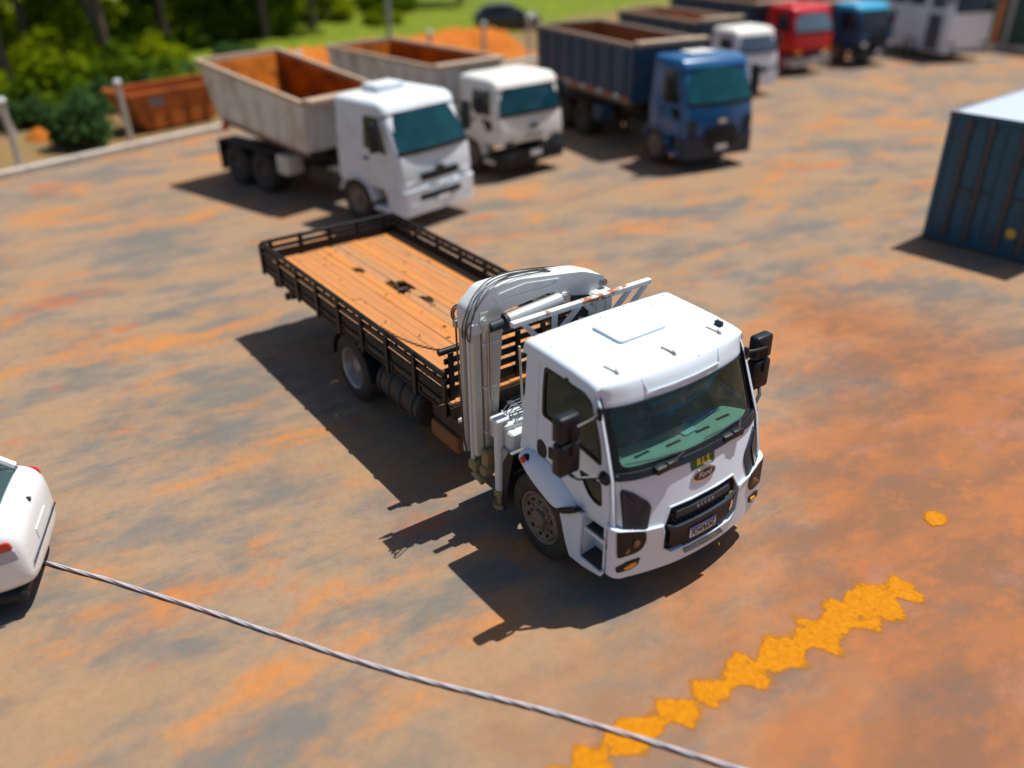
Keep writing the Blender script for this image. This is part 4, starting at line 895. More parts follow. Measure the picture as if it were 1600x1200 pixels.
    if len(P['axles']) > 2:
        for s in (-1, 1): MB().box(P['axles'][2]-.62, P['axles'][1]+.62, min(s*.75, s*1.27), max(s*.75, s*1.27), 1.10, 1.15, .01).build('mud_guard', CHASSIS, t); MB().box(P['axles'][2]-.70, P['axles'][2]-.66, min(s*.75, s*1.27), max(s*.75, s*1.27), .3, 1.12).build('mud_flap', BLACK, t); MB().box(P['axles'][1]+.68, P['axles'][1]+1.15, min(s*.7, s*1.24), max(s*.7, s*1.24), .62, 1.12, .05, 2).build('side_box', g('fenderm2', BODYW), t)
    # open body
    rm0 = g('railm', RAILT); bf, hb, hl_, br2, hbr, hlr = P['bf'], P['hb'], P['hl'], P['br2'], P['hbr'], P['hlr']; BW = g('bw', 1.25)
    O = [(bf, hl_), (bf, hb), (br, hbr), (br2, hlr)]
    m = MB()
    for s in (-1, 1): m.plate(O, [], lambda u, v, w: (u, s*(BW-w), v), .04)
    m.plate([(-BW+.04, hl_), (BW-.04, hl_), (BW-.04, hb), (-BW+.04, hb)], [], lambda u, v, w: (bf-w, u, v), .04)
    m.add([(br2, -BW+.04, hlr), (br2, BW-.04, hlr), (br, BW-.04, hbr), (br, -BW+.04, hbr), (br2+.04, -BW+.04, hlr), (br2+.04, BW-.04, hlr), (br+.04, BW-.04, hbr), (br+.04, -BW+.04, hbr)], [(0, 1, 2, 3), (4, 5, 6, 7)])
    m.add([(bf, -BW, hl_), (bf, BW, hl_), (br2, BW, hlr), (br2, -BW, hlr)], [(0, 1, 2, 3)])
    body = m.build('dump_body', P['bodym'], t, smooth=0)
    m = MB()
    for s in (-1, 1): m.beam((bf-.02, s*.95, hl_-.10), (br2+.1, s*.95, hlr-.10), .5, .18, .01)
    m.build('sub_frame', CHASSIS, body)
    for s in (-1, 1): MB().beam((bf-.02, s*(BW-.02), hl_-.03), (br2+.05, s*(BW-.02), hlr-.03), .06, .07, .01).build('bottom_rail', rm0, body)
    lm = g('linerm', RUST); m = MB(); e = .05
    for s in (-1, 1): m.plate([(bf-e, hl_+.1), (bf-e, hb-.03), (br+e+.02, hbr-.03), (br2+e+.02, hlr+.1)], [], lambda u, v, w: (u, s*(BW-.045-w), v), .015)
    m.plate([(-BW+.065, hl_+.1), (BW-.065, hl_+.1), (BW-.065, hb-.03), (-BW+.065, hb-.03)], [], lambda u, v, w: (bf-.045-w, u, v), .015)
    m.add([(bf-.06, -BW+.06, hl_+.1), (bf-.06, BW-.06, hl_+.1), (br2+.06, BW-.06, hlr+.1), (br2+.06, -BW+.06, hlr+.1)], [(0, 1, 2, 3)])
    m.add([(br2+.06, -BW+.06, hlr+.1), (br2+.06, BW-.06, hlr+.1), (br+.06, BW-.06, hbr-.03), (br+.06, -BW+.06, hbr-.03)], [(0, 1, 2, 3)])
    m.build('body_liner', lm, body, smooth=0)
    rm = g('railm', RAILT); m = MB()
    for s in (-1, 1): m.beam((bf, s*BW, hb+.03), (br, s*BW, hbr+.03), .12, .10, .01)
    m.beam((br, -BW, hbr+.03), (br, BW, hbr+.03), .10, .10, .01)
    m.build('top_rail', rm, body)
    n = g('ribs', 0)
    for s in (-1, 1):
        for k in range(n):
            f = (k+.5)/n; xx = bf+(br-bf)*f*.96; zt = hb+(hbr-hb)*f; zb = hl_+(hlr-hl_)*f
            MB().box(xx-.05, xx+.05, min(s*BW, s*(BW+.05)), max(s*BW, s*(BW+.05)), zb+.02, zt-.03).build('body_rib', P['bodym'], body, smooth=0)
    if g('tape'):                                # red and white reflective tape along the bottom edge
        for s in (-1, 1):
            for k in range(12):
                f = (k+.5)/12; xx = bf+(br2-bf)*f
                MB().box(xx-.14, xx+.14, min(s*(BW+.052), s*(BW+.058)), max(s*(BW+.052), s*(BW+.058)), hl_+.04, hl_+.13).build('reflector_strip', PLATEW if k % 2 else REDL, body, smooth=0)
    # canopy lip over the cab
    hz = g('canz', hb); m = MB(); m.box(bf-.05, bf+g('canl', .35), -BW+.02, BW-.02, hz-.06, hz+.06, .015); m.build('body_canopy', g('canm', rm), body)
    m = MB(); m.box(bf+.005, bf+.05, -BW+.1, BW-.1, hl_, hz-.06); m.build('front_bulkhead', P['bodym'], body)
    if g('tail'):
        for s in (-1, 1): MB().box(br2-.02, br2+.1, s*1.1-.09, s*1.1+.09, hlr-.35, hlr-.15, .03).build('tail_lamp', REDL, body)
    if g('side_lamp'): MB().lathe((br2+.25, -BW-.005, hlr-.28), [(0, -.05), (.09, -.04), (.11, 0), (.11, .06)], 'y', 16).build('side_lamp', mk('orange_lamp', (.75, .12, .01), .3), body)
    return t
LMP = [(-1.05, 1.12), (-.70, 1.16), (-.74, 1.0), (-1.05, .98)]
tipper('white tipper truck nearest the kerb, its dusty body rusty orange inside', (-12.26, 3.85, 0), .225,
    dict(w=1.16, zr=2.85, xb=1.55, xc=-.65, paint=WHITE2, rake=.58, zw=1.80, hatchh=.16, lamp=LMP, lampm=WHITE2, slots=[[(-.62, 1.30), (.62, 1.30), (.58, 1.12), (-.58, 1.12)], [(-.72, .82), (.72, .82), (.66, .68), (-.66, .68)]],
         badge=True, bf=-1.62, br=-6.0, hb=2.5, hl=1.38, br2=-5.45, hbr=3.06, hlr=1.78, axles=(0, -3.75, -4.95), bodym=BODYW, side_lamp=True, canz=2.56, canl=.3, fogm=WHITE2, bumpm=WHITE2))
tipper('cream-white tipper truck with square cab and black bumper, next to the blue tipper', (-13.93, 8.31, 0), .08,
    dict(w=1.17, zr=2.62, xb=1.28, xc=-.5, paint=CREAM, rake=.32, zw=1.72, hatch=False, lamp=[(-1.0, 1.02), (-.72, 1.02), (-.72, .86), (-1.0, .86)], slots=[[(-.3, 1.16), (.3, 1.16), (.3, 1.12), (-.3, 1.12)]], bz=.72, bumpm=BLACK, badge=True, qw=True,
         bf=-1.5, br=-7.3, hb=2.62, hl=1.4, br2=-7.0, hbr=2.62, hlr=1.5, axles=(0, -3.9, -5.2), bodym=BODYW, ribs=6, canz=2.66, canl=.25))
tipper('blue tipper truck with a dark blue high-sided body and a white patch on its roof', (-11.26, 13.07, 0), -.16,
    dict(w=1.17, zr=2.95, xb=1.36, xc=-.42, paint=BLUE, rake=.5, zw=1.82, hatchm=CREAM, hatchh=.05, glass=mk('far_blue_green_glass', (.008, .07, .09), .1, var=.8, vscale=1.5, spec=.35), lamp=[(-1.1, 1.45), (-.92, 1.42), (-.8, 1.2), (-.85, .98), (-1.1, .98)], lampm=GREYP,
         slots=[[(-.5, 1.18), (.5, 1.18), (.58, .97), (-.58, .97)], [(-.58, .93), (.58, .93), (.5, .62), (-.5, .62)]], bumpm=mk('navy_bumper', (.006, .022, .055), .4), badge=True, badgem=CHROME, qw=True, bf=-1.2, br=-7.0, hb=3.0, hl=1.5, br2=-6.9, hbr=3.0, hlr=1.5, axles=(0, -3.95, -5.2), bodym=BODYB, linerm=RUSTD, railm=RAILD, ribs=7, canz=3.1, canl=.3, canm=RAILT, tape=True, fenderm2=BODYB))
tipper('small white tipper truck parked between the blue and the red trucks', (-17.2, 21.9, 0), -.12,
    dict(w=1.02, zr=2.45, xb=1.3, xc=-.4, paint=BUSW, roofm=CREAM, rake=.42, zw=1.66, hatch=False, glass=mk('far_slate_glass', (.05, .07, .11), .12, var=.2), lamp=[(-.92, 1.06), (-.66, 1.06), (-.66, .9), (-.92, .9)], slots=[[(-.45, 1.08), (.45, 1.08), (.45, .9), (-.45, .9)]],
         bf=-1.1, br=-6.4, hb=2.5, hl=1.35, br2=-6.3, hbr=2.5, hlr=1.35, bw=1.1, axles=(0, -3.6), bodym=BODYB, linerm=RUST, ribs=5, canz=2.6, canl=.25))
tipper('red tipper truck with yellow lamps and a silver bumper in the far row', (-19.0, 27.6, 0), -.12,
    dict(w=1.15, zr=2.75, xb=1.35, xc=-.5, paint=RED, rake=.4, zw=1.75, hatch=True, hatchm=RED, glass=mk('far_grey_glass', (.10, .15, .19), .12, var=.2), lamp=[(-1.0, 1.02), (-.72, 1.02), (-.72, .84), (-1.0, .84)], lampm=AMBER, slots=[[(-.5, 1.0), (.5, 1.0), (.5, .86), (-.5, .86)]], bz=.72, bumpm=mk('silver_bumper', (.42, .42, .43), .4, .4, dirt=(.2, .12, .08), damt=.4),
         bf=-1.3, br=-7, hb=2.7, hl=1.4, br2=-6.9, hbr=2.7, hlr=1.4, axles=(0, -3.9, -5.1), bodym=BODYB, linerm=RUSTD, ribs=6))

tipper('light blue flat-fronted truck with a dark front between the red truck and the white bus', (-18.5, 31.6, 0), -.1,
    dict(w=1.1, zr=2.6, xb=1.3, xc=-.5, paint=mk('deep_blue_paint', (.006, .06, .13), .4, coat=.3), roofm=SUNBLUE, rake=.55, zw=1.62, hatch=False, glass=FARGD, lamp=[(-1.0, 1.05), (-.72, 1.05), (-.72, .88), (-1.0, .88)], lampm=PLATEW, slots=[[(-.6, 1.4), (.6, 1.4), (.6, .95), (-.6, .95)]], bz=.7, bumpm=GREYP,
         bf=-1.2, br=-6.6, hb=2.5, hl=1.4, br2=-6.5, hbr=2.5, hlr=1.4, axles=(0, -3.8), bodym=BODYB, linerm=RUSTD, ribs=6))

# white bus
b = empty('white_bus', (-15.4, 35.9, 0), -.3, 'white bus with dark windows parked at the far right end of the row', 'bus')
prof = [(.35, -9.3, .0, 1.22), (1.0, -9.4, .05, 1.25), (2.15, -9.4, .0, 1.25), (3.4, -9.35, -.25, 1.2), (3.75, -9.3, -.4, 1.12), (3.85, -9.2, -.6, .95)]
bb = MB().loft([[(x, y, z) for x, y in rr_outline(a, bq, w, .16, 4, .10)] for z, a, bq, w in prof]).build('bus_body', BUSW, b, smooth=40)
MB().plate(rnd([(-1.1, 2.1), (1.1, 2.1), (1.02, 3.42), (-1.02, 3.42)], .1, 4), [], lambda u, v, w: (.09-.22*(v-2.1)+.1*(1-(u/1.2)**2)-.08+w, u, v), .04, .2).build('windscreen', FARGD, b)
for s in (-1, 1):
    for k in range(6): MB().plate(rnd([(-1.75-1.25*k, 2.3), (-2.85-1.25*k, 2.3), (-2.85-1.25*k, 3.3), (-1.75-1.25*k, 3.3)], .06, 3), [], lambda u, v, w: (u, s*(1.245-.045*(v-2.15)+w), v), .015).build('window', FARGD, b)
    for x in (-2.2, -7.2): wheel(b, x, s*1.24, s, 'front', .5, RIM, False)
    MB().plate(ov(.12, .08, 16), [], lambda u, v, w: (.06+w, s*.95+u, v-.6), .06).build('headlight', GREYP, b)
    y0, y1 = sorted((s*1.3, s*1.5)); MB().box(-.1, .05, y0, y1, 2.5, 3.1, .03).build('mirror', BLACK, b)
MB().plate(rnd([(-.45, .45), (-1.35, .45), (-1.35, 3.1), (-.45, 3.1)], .05, 3), [], lambda u, v, w: (u, -(1.262-.045*max(0, v-2.15)+w), v), .012).build('bus_door', mk('bus_door_glass', (.09, .10, .12), .25, var=.2), b)
MB().box(.1, .17, -1.1, 1.1, .4, .5, .02).build('bumper_strip', GREYP, b)

# ------------------------------------------------------------------ shipping container, its locking-bar end towards the camera
ct = empty('shipping_container', (-3.22, 12.15, 0), R_(4), 'dark blue shipping container with a pale roof and dull locking bars on its end', 'container')
CW, CL, CH = 2.44, 6.06, 2.75
m = MB()
for x in (.06, CW-.06):
    for y in (.06, CL-.06): m.box(x-.06, x+.06, y-.06, y+.06, 0.02, CH, .01)
for z0, z1 in ((.04, .2), (CH-.12, CH-.002)):
    for x in (.05, CW-.05): m.box(x-.04, x+.04, .12, CL-.12, z0, z1)
    for y in (.05, CL-.05): m.box(.12, CW-.12, y-.04, y+.04, z0, z1)
m.build('container_frame', CONTB, ct)
for x in (.085, CW-.085):
    for y in (.06, CL-.06):
        for z in (.06, CH-.055): MB().box(x-.09, x+.09, y-.072, y+.072, z-.06, z+.065, .01).build('corner_casting', CONTR, ct)
def corr(n, depth, L):
    pts = []; p = L/n
    for k in range(n): pts += [(k*p, 0), (k*p+.3*p, 0), (k*p+.42*p, depth), (k*p+.88*p, depth)]
    pts.append((L, 0)); return pts
m = MB()
for x, sg in ((.03, 1), (CW-.03, -1)):
    pts = corr(21, .04, CL-.24); vs = []
    for y, d in pts: vs += [(x+sg*d, .12+y, .2), (x+sg*d, .12+y, CH-.12)]
    m.add(vs, [(2*i, 2*i+1, 2*i+3, 2*i+2) for i in range(len(pts)-1)])
pts = corr(9, .04, CW-.24); vs = []
for x, d in pts: vs += [(.12+x, CL-.03-d, .2), (.12+x, CL-.03-d, CH-.12)]
m.add(vs, [(2*i, 2*i+1, 2*i+3, 2*i+2) for i in range(len(pts)-1)])
m.build('corrugated_wall', CONTB, ct, smooth=0)
m = MB(); pts = corr(26, .018, CL-.1); vs = []
for y, d in pts: vs += [(.03, .05+y, CH+.004-d), (CW-.03, .05+y, CH+.004-d)]
m.add(vs, [(2*i, 2*i+1, 2*i+3, 2*i+2) for i in range(len(pts)-1)]); m.box(.0, CW, .0, .05, CH+.002, CH+.012); m.build('container_roof', CONTT, ct, smooth=0)
for k in range(2):
    x0 = .13+k*1.09; d = MB().box(x0, x0+1.08, .02, .07, .2, CH-.13, .008).build('container_door', CONTB, ct)
    for q in (.18, .5, .82):
        MB().box(x0+1.08*q-.15, x0+1.08*q+.15, .008, .021, .35, CH-.25, .004).build('door_rib', CONTB, d)
    for q in (.30, .72): MB().cyl((x0+1.08*q, -.02, .15), (x0+1.08*q, -.02, CH-.1), .05, 10).build('locking_bar', CONTR, d)
    for q in (.30, .72):
        for z in (.3, 1.1, 1.9, 2.5): MB().box(x0+1.08*q-.08, x0+1.08*q+.08, -.05, .02, z-.04, z+.04, .008).build('bar_keeper', CONTR, d)
    for q in (.34, .68): MB().box(x0+1.08*q, x0+1.08*q+.3, -.05, -.02, 1.2, 1.25).build('bar_handle', CONTR, d)
MB().lathe((1.78, .006, .55), [(0, .012), (.10, .012), (.10, 0)], 'y', 18, -1).build('round_sticker', STICK, ct)
MB().box(1.95, 2.12, -.0, .008, 1.9, 2.15).build('white_label', GREYPATCH, ct)

# ------------------------------------------------------------------ cars
def car(name, label, loc, yaw, paint):
    t = empty(name, loc, yaw, label, 'car')
    # stations from tail to nose: x, half-width, belt height, floor
    st = [(-2.0, .70, .85, .42), (-1.9, .80, .98, .32), (-1.3, .85, 1.0, .25), (-.3, .87, .98, .23), (.7, .87, .96, .23), (1.2, .86, .90, .24), (1.65, .83, .84, .24), (1.95, .76, .76, .27), (2.06, .62, .66, .32)]
    secs = []
    for x, w, h, f in st:
        half = [(0, f), (w*.8, f), (w*.97, f+.08), (w, f+.25), (w*1.0, (f+h)/2+.05), (w*.97, h-.08), (w*.86, h-.015), (w*.5, h+.02), (0, h+.035)]
        full = half+[(-y, z) for y, z in half[-2:0:-1]]; secs.append([(x, y, z) for y, z in full])
    bd = MB().loft(secs).build('car_body', paint, t, smooth=60); md = bd.modifiers.new('sub', 'SUBSURF'); md.levels = 1; md.render_levels = 2
    gs = [(-1.75, .70, .98, 1.02), (-1.3, .66, .98, 1.38), (-.5, .66, .97, 1.48), (.25, .66, .97, 1.44), (.7, .70, .97, 1.2), (1.1, .74, .95, .98)]
    sec2 = []
    for x, w, b0, h in gs:
        half = [(0, b0-.03), (w*1.08, b0-.02), (w*1.02, b0+(h-b0)*.5), (w*.9, h-.03), (w*.6, h), (0, h+.01)]
        sec2.append([(x, y, z) for y, z in half+[(-y, z) for y, z in half[-2:0:-1]]])
    MB().loft(sec2).build('cabin_glass', CARG if paint is CARW else FARGD, t, smooth=60)
    sec3 = [[(x, y*1.01, max(z, h-.09)+.012) for (_, y, z) in q] for q, (x, w, b0, h) in zip(sec2[1:4], gs[1:4])]
    MB().loft(sec3).build('roof', paint, t, smooth=60)
    for s in (-1, 1):
        m = MB(); m.tube([(1.12, s*.80, .97), (.68, s*.735, 1.20), (.25, s*.645, 1.42)], .03, 8); m.tube([(-.45, s*.9*.82, .98), (-.45, s*.64, 1.45)], .03, 6); m.build('pillar', paint, t)
        for x in (1.25, -1.3):
            wheel(t, x, s*.855, s, 'car', .31, RIMS, False)
        hl = MB().grid(lambda u, v: (1.98-.36*u-.02*v, s*(.62+.20*u**.7+.02*v), .575+.05*u+.13*v-.03*v*u), 6, 4).build('headlight', mk('lamp_glass_%s_%d' % (name, s), (.50, .53, .58), .1, coat=.6), t, smooth=60)
        hl.modifiers.new('t', 'SOLIDIFY').thickness = .03
        MB().lathe((1.80, s*.77, .70), [(0, .05), (.06, .04), (.08, 0)], 'z', 14).build('indicator', mk('indicator_%s_%d' % (name, s), (.75, .13, .01), .25, coat=.5), hl)
        y0, y1 = sorted((s*.88, s*1.04)); MB().box(.42, .54, y0, y1, .96, 1.10, .03, 2).build('mirror', paint, t)
        MB().lathe((1.93, s*.62, .42), [(0, .03), (.06, .02), (.07, 0)], 'x', 14).build('fog_lamp', GREYP, t)
    MB().box(2.0, 2.06, -.42, .42, .36, .43, .02).build('grille', BLACK, t)
    m = MB(); m.box(-1.9, 1.9, -.78, .78, .18, .34, .03); m.build('underbody', BLACK, t)
    return t
car('parked_car', 'dark car parked on the grass beyond the orange soil bank', (-38.9, 26.5, 0), R_(62), CARB)

t = empty('hatchback_car', (-3.69, -7.42, 0), 1.2, 'white car at the left edge seen from behind, with a red and clear tail lamp', 'car'); t.scale = (.86, .86, 1.04)
st = [(-2.1, .6, .62, .34), (-1.9, .78, .74, .28), (-1.3, .86, .92, .24), (-.3, .88, 1.02, .23), (.7, .88, 1.06, .23), (1.3, .87, 1.08, .25), (1.7, .85, 1.10, .27), (1.93, .80, 1.07, .29), (2.04, .74, .98, .31), (2.10, .66, .84, .35)]
secs = []
for x, w, h, f in st:
    half = [(0, f), (w*.8, f), (w*.97, f+.08), (w, f+.25), (w*1.0, (f+h)/2+.08), (w*.97, h-.10), (w*.86, h-.015), (w*.5, h+.02), (0, h+.03)]
    secs.append([(x, y, z) for y, z in half+[(-y, z) for y, z in half[-2:0:-1]]])
bd = MB().loft(secs).build('car_body', CARW, t, smooth=60); md = bd.modifiers.new('sub', 'SUBSURF'); md.levels = 1; md.render_levels = 2
gs = [(-1.05, .72, 1.0, 1.03), (-.3, .68, 1.02, 1.42), (.4, .67, 1.04, 1.53), (1.0, .66, 1.05, 1.49), (1.42, .66, 1.07, 1.34), (1.82, .58, 1.09, 1.12)]
sec2 = []
for x, w, b0, h in gs:
    half = [(0, b0-.03), (w*1.08, b0-.02), (w*1.02, b0+(h-b0)*.5), (w*.9, h-.03), (w*.6, h), (0, h+.01)]
    sec2.append([(x, y, z) for y, z in half+[(-y, z) for y, z in half[-2:0:-1]]])
MB().loft(sec2).build('cabin_glass', CARG, t, smooth=60)
MB().loft([[(x, y*1.01, max(z, h-.10)+.014) for (_, y, z) in q] for q, (x, w, b0, h) in zip(sec2[1:4]+[[(1.13, y, z-.03) for _, y, z in sec2[3]]], gs[1:4]+[(1.13, .66, 1.05, 1.46)])]).build('roof', CARW, t, smooth=60)
MB().box(.2, .5, -.6, .6, .6, 1.25, .08, 2).build('rear_seat', PAPER, t)
mpt = lambda s, o: (lambda u, v, w: (2.085-2.0*max(0, u-.48)**2-.5*max(0, v-.78)+o+w, s*u, v))
for s in (-1, 1):
    MB().tube([(1.80, s*.60, 1.10), (1.42, s*.64, 1.32), (1.05, s*.60, 1.47)], .05, 8).build('pillar', CARW, t)
    for x in (1.2, -1.3): wheel(t, x, s*.875, s, 'car', .32, RIMS, False)
    mps = lambda u, v, w: (u, s*(.868-.30*max(0, u-1.55)**1.5-.2*max(0, v-.85)**2+w), v)
    tl = MB().plate(rnd([(1.62, .86), (2.0, .86), (1.97, .95), (1.70, .97)], .03, 3), [], mps, .028, .05).build('tail_lamp', REDL, t, smooth=40)
    MB().plate(rnd([(1.66, .72), (2.02, .72), (2.0, .855), (1.62, .855)], .03, 3), [], mps, .026, .05).build('clear_lens', mk('clear_lamp_lens_%d' % (s+1), (.42, .44, .52), .15, coat=.5, var=.3, vscale=12), tl, smooth=40)
MB().tube([(2.10, y, .55) for y in (-.62, -.3, 0, .3, .62)], .012, 6).build('bumper_seam', GREYP, t)
MB().plate([(-.25, .62), (.25, .62), (.25, .74), (-.25, .74)], [], mpt(1, .0), .02).build('number_plate', PLATEW, t)
MB().box(-1.9, 1.95, -.80, .80, .18, .32, .03).build('underbody', BLACK, t)
MB().cyl((1.98, 0, .985), (2.06, 0, .975), .035, 10).build('boot_lock', GREYP, t)

# ------------------------------------------------------------------ rope
RP_ = [(-3.9, -6.36), (-3.58, -6.13), (-3.26, -5.85), (-2.56, -5.35), (-1.54, -4.71), (-.81, -4.28), (-.02, -3.78), (.69, -3.3), (1.33, -2.84), (1.8, -2.51), (2.55, -2.0), (3.26, -1.53), (3.92, -1.09), (4.6, -.6)]
dense = []
for i in range(len(RP_)-1):
    for k in range(14):
        t_ = k/14; dense.append(Vector((RP_[i][0]*(1-t_)+RP_[i+1][0]*t_, RP_[i][1]*(1-t_)+RP_[i+1][1]*t_, .024)))
rp = empty('twisted_rope', (0, 0, 0), 0, 'long grey and pinkish twisted rope lying across the yard in front of the truck', 'rope')
for ph, mt in ((0, ROPEA), (2.1, ROPEB), (4.2, ROPEA)):
    pts = []
    for i, p_ in enumerate(dense):
        a = ph+i*.42; d = (dense[min(i+1, len(dense)-1)]-dense[max(i-1, 0)]).normalized(); u = Vector((-d.y, d.x, 0))
        pts.append(p_+u*(.011*math.cos(a)+.012*math.sin(i*.11))+Vector((0, 0, .011*math.sin(a))))
    MB().tube(pts, .013, 6).build('strand', mt, rp)

# ------------------------------------------------------------------ fence posts, soil bank, skip, poles, green hut
ORD = 'first second third fourth fifth sixth seventh eighth ninth tenth eleventh twelfth thirteenth fourteenth fifteenth sixteenth seventeenth eighteenth nineteenth twentieth'.split()
ORD += ['twenty-'+o for o in ORD[:9]] + ['thirtieth']
fp0 = None
for k in range(8):
    p_ = K0+KD*(-3.14+3.46*k)+Vector((-.22, 0, 0))
    if fp0 is None:
        m = MB(); m.box(-.07, .07, -.07, .07, 0, 1.98, .015); fp0 = m.build('fence_post', POSTC); o = fp0
        MB().lathe((0, 0, 1.99), [(.11, -.05), (.125, 0), (.10, .07), (0, .1)], 'z', 12).build('post_cap', PLATEW, fp0)
    else:
        o = inst(fp0)
        for ch in fp0.children: inst(ch, parent=o)
    o.location = p_; o.rotation_euler = (random.uniform(-.02, .02), random.uniform(-.03, .03), .3)
    tag(o, 'grey concrete fence post with a pale cap, '+ORD[k]+' from the left along the kerb', 'fence post', 'fence posts along the kerb')
rs_ = random.Random(4)
def bank(u, v):
    a = Vector((-28.0, 6.5, 0)); b_ = Vector((-30.0, 22.5, 0)); p_ = a.lerp(b_, u); nrm = Vector((-.99, -.14, 0))
    h = 1.15*sm01(v*2.4)*sm01((1-v)*3)*sm01(u*8)*sm01((1-u)*12)
    return (p_.x+nrm.x*4.2*v, p_.y+nrm.y*4.2*v, h*(1+.09*math.sin(u*23+v*5)+.08*math.sin(u*61+v*9)+.06*math.sin(u*140-v*21))-.02)
bk = MB().grid(bank, 60, 14).build('soil_bank', BANKM, smooth=80); tag(bk, kind='structure')
sk = empty('rusty_skip', (-25.6, 2.35, 0), R_(104), 'rusty orange skip with a grey patch standing behind the fence at the left', 'skip')
def skp(x0, x1, y0, y1): return [(x0, y0), (x1, y0), (x1, y1), (x0, y1)]
secs = [[(x, y, z) for x, y in skp(-1.3-.45*t_, 1.3+.45*t_, -.8, .8)] for t_, z in ((0, .1), (1, 1.25))]
MB().loft(secs, caps=False).add([(-1.3, -.8, .1), (1.3, -.8, .1), (1.3, .8, .1), (-1.3, .8, .1)], [(0, 1, 2, 3)]).build('skip_shell', SKIPO, sk, smooth=0)
m = MB()
for a, b_ in (((-1.78, -.83, 1.27), (1.78, -.83, 1.27)), ((-1.78, .83, 1.27), (1.78, .83, 1.27)), ((-1.78, -.8, 1.27), (-1.78, .8, 1.27)), ((1.78, -.8, 1.27), (1.78, .8, 1.27))): m.beam(a, b_, .09, .09, .01)
m.build('skip_rim', SKIPO, sk)
for s in (-1, 1):
    for x in (-1.0, -.35, .35, 1.0): MB().beam((x, s*.82, .15), (x*1.15, s*.82, 1.22), .09, .05).build('skip_rib', SKIPO, sk)
    MB().box(-1.15, -.55, s*.805-.004+s*.02, s*.805+.004+s*.02, .85, 1.1).build('grey_patch', GREYPATCH, sk)
lp = empty('lamp_post', (-40.1, 19.1, 0), 0, 'tall pale grey lamp post standing on the grass behind the soil bank', 'lamp post')
MB().tube([(0, 0, 0), (0, 0, 7.5)], [.16, .09], 12).build('pole', GPOLE, lp); MB().tube([(0, 0, 7.4), (.5, -.2, 7.8), (1.2, -.5, 7.9)], .05, 8).build('arm', GPOLE, lp); MB().box(1.0, 1.6, -.75, -.45, 7.82, 7.95, .03).build('lamp_head', GPOLE, lp); MB().box(-.2, .2, -.2, .2, 0, .12).build('base', CONC, lp)
po = empty('painted_pole', (-16.2, 40.1, 0), 0, 'orange painted pole between the white bus and the green hut', 'pole')
MB().cyl((0, 0, 0), (0, 0, 4.2), .14, 12).build('pole_shaft', ORP, po); MB().cyl((0, 0, 0), (0, 0, .3), .22, 12).build('pole_foot', CONC, po)
po = empty('steel_pole', (-15.9, 40.6, 0), 0, 'thin grey steel pole in front of the green hut', 'pole')
MB().cyl((0, 0, 0), (0, 0, 4.5), .10, 12).build('pole_shaft', GPOLE, po); MB().box(-.16, .16, -.16, .16, 0, .05).build('foot_plate', GPOLE, po)
hu = empty('green_hut', (-16.6, 41.0, 0), R_(-6), 'dark green sheet-metal hut at the far right corner', 'building')
MB().box(-.8, 7, 0, 5, .25, 3.3).build('wall', GREENB, hu, smooth=0); MB().box(-1.0, 7.2, -.2, 5.2, 3.302, 3.45).build('roof', GPOLE, hu); MB().box(-.9, 7.1, -.1, 5.1, 0, .248).build('plinth', CONC, hu)
for k in range(12): MB().box(-.6+.6*k, -.5+.6*k, -.03, -.001, .26, 3.29).build('sheet_rib', GREENB, hu, smooth=0)

# ------------------------------------------------------------------ vegetation
rv = random.Random(21)
def leaves(n, fn, size, r=rv):
    vs = []; fs = []
    for i in range(n):
        c = Vector(fn(r)); s = size*r.uniform(.6, 1.4)
        a = Vector((r.gauss(0, 1), r.gauss(0, 1), r.gauss(0, .6))).normalized(); b = a.cross(Vector((r.gauss(0, 1), r.gauss(0, 1), r.gauss(0, 1)))).normalized()
        o = len(vs); vs += [c-a*s, c+b*s*.5, c+a*s, c-b*s*.5]; fs.append((o, o+1, o+2, o+3))
    m = MB(); m.v = [tuple(v) for v in vs]; m.f = fs; return m
def clumps(k, rad, spread, r=rv):
    cs = [(spread(r), rad*r.uniform(.6, 1.3)) for _ in range(k)]
    def f(r):
        c, q = r.choice(cs); d = Vector((r.gauss(0, 1), r.gauss(0, 1), r.gauss(0, 1))).normalized()
        return Vector(c)+d*q*(r.random()**.4)
    return f
TREE = []
for i, (lm, bk_) in enumerate(((LEAF_DARK, BARK), (LEAF_MID, BARK), (LEAF_BRI, BARKP))):
    H = 8.5
    m = MB(); m.tube([(0, 0, -.1), (.05, .03, 1.5), (-.04, .08, 3.2), (.1, .0, 5.2), (.05, .05, 7.5)], [.26, .2, .17, .13, .04], 10)
    for k in range(9):
        a = rv.uniform(0, 6.3); z = rv.uniform(2.6, 6.2); L = rv.uniform(1.2, 2.4)
        m.tube([(0, 0, z), (L*.5*math.cos(a), L*.5*math.sin(a), z+.5), (L*math.cos(a), L*math.sin(a), z+.9+.3*rv.random())], [.08, .05, .015], 6)
    tm = m.mesh('trunk', bk_)
    sp2 = lambda r: (lambda a, q, z: Vector((q*math.cos(a), q*math.sin(a), z)))(r.uniform(0, 6.3), 2.6*r.random()**.6, r.uniform(3.3, 8.6))
    cm = leaves(3000, clumps(34, .75, sp2), .17).mesh('crown', lm, smooth=0, fixn=False)
    TREE.append((tm, cm))
def across(x, y):                                # bearing from the photographer, left to right
    d = Vector((x-5.968, y+5.849, 0)); return d.dot(Rv)/d.dot(Fv)
def tree(kind, x, y, sc, label, group='trees beyond the fence'):
    t = empty('tree', (x, y, 0), rv.uniform(0, 6.3), label, 'tree', group); t.scale = (sc, sc, sc*rv.uniform(.9, 1.15))
    for nm, me in zip(('trunk', 'crown'), TREE[kind]):
        o = bpy.data.objects.new(nm, me); COL.objects.link(o); o.parent = t
    return t
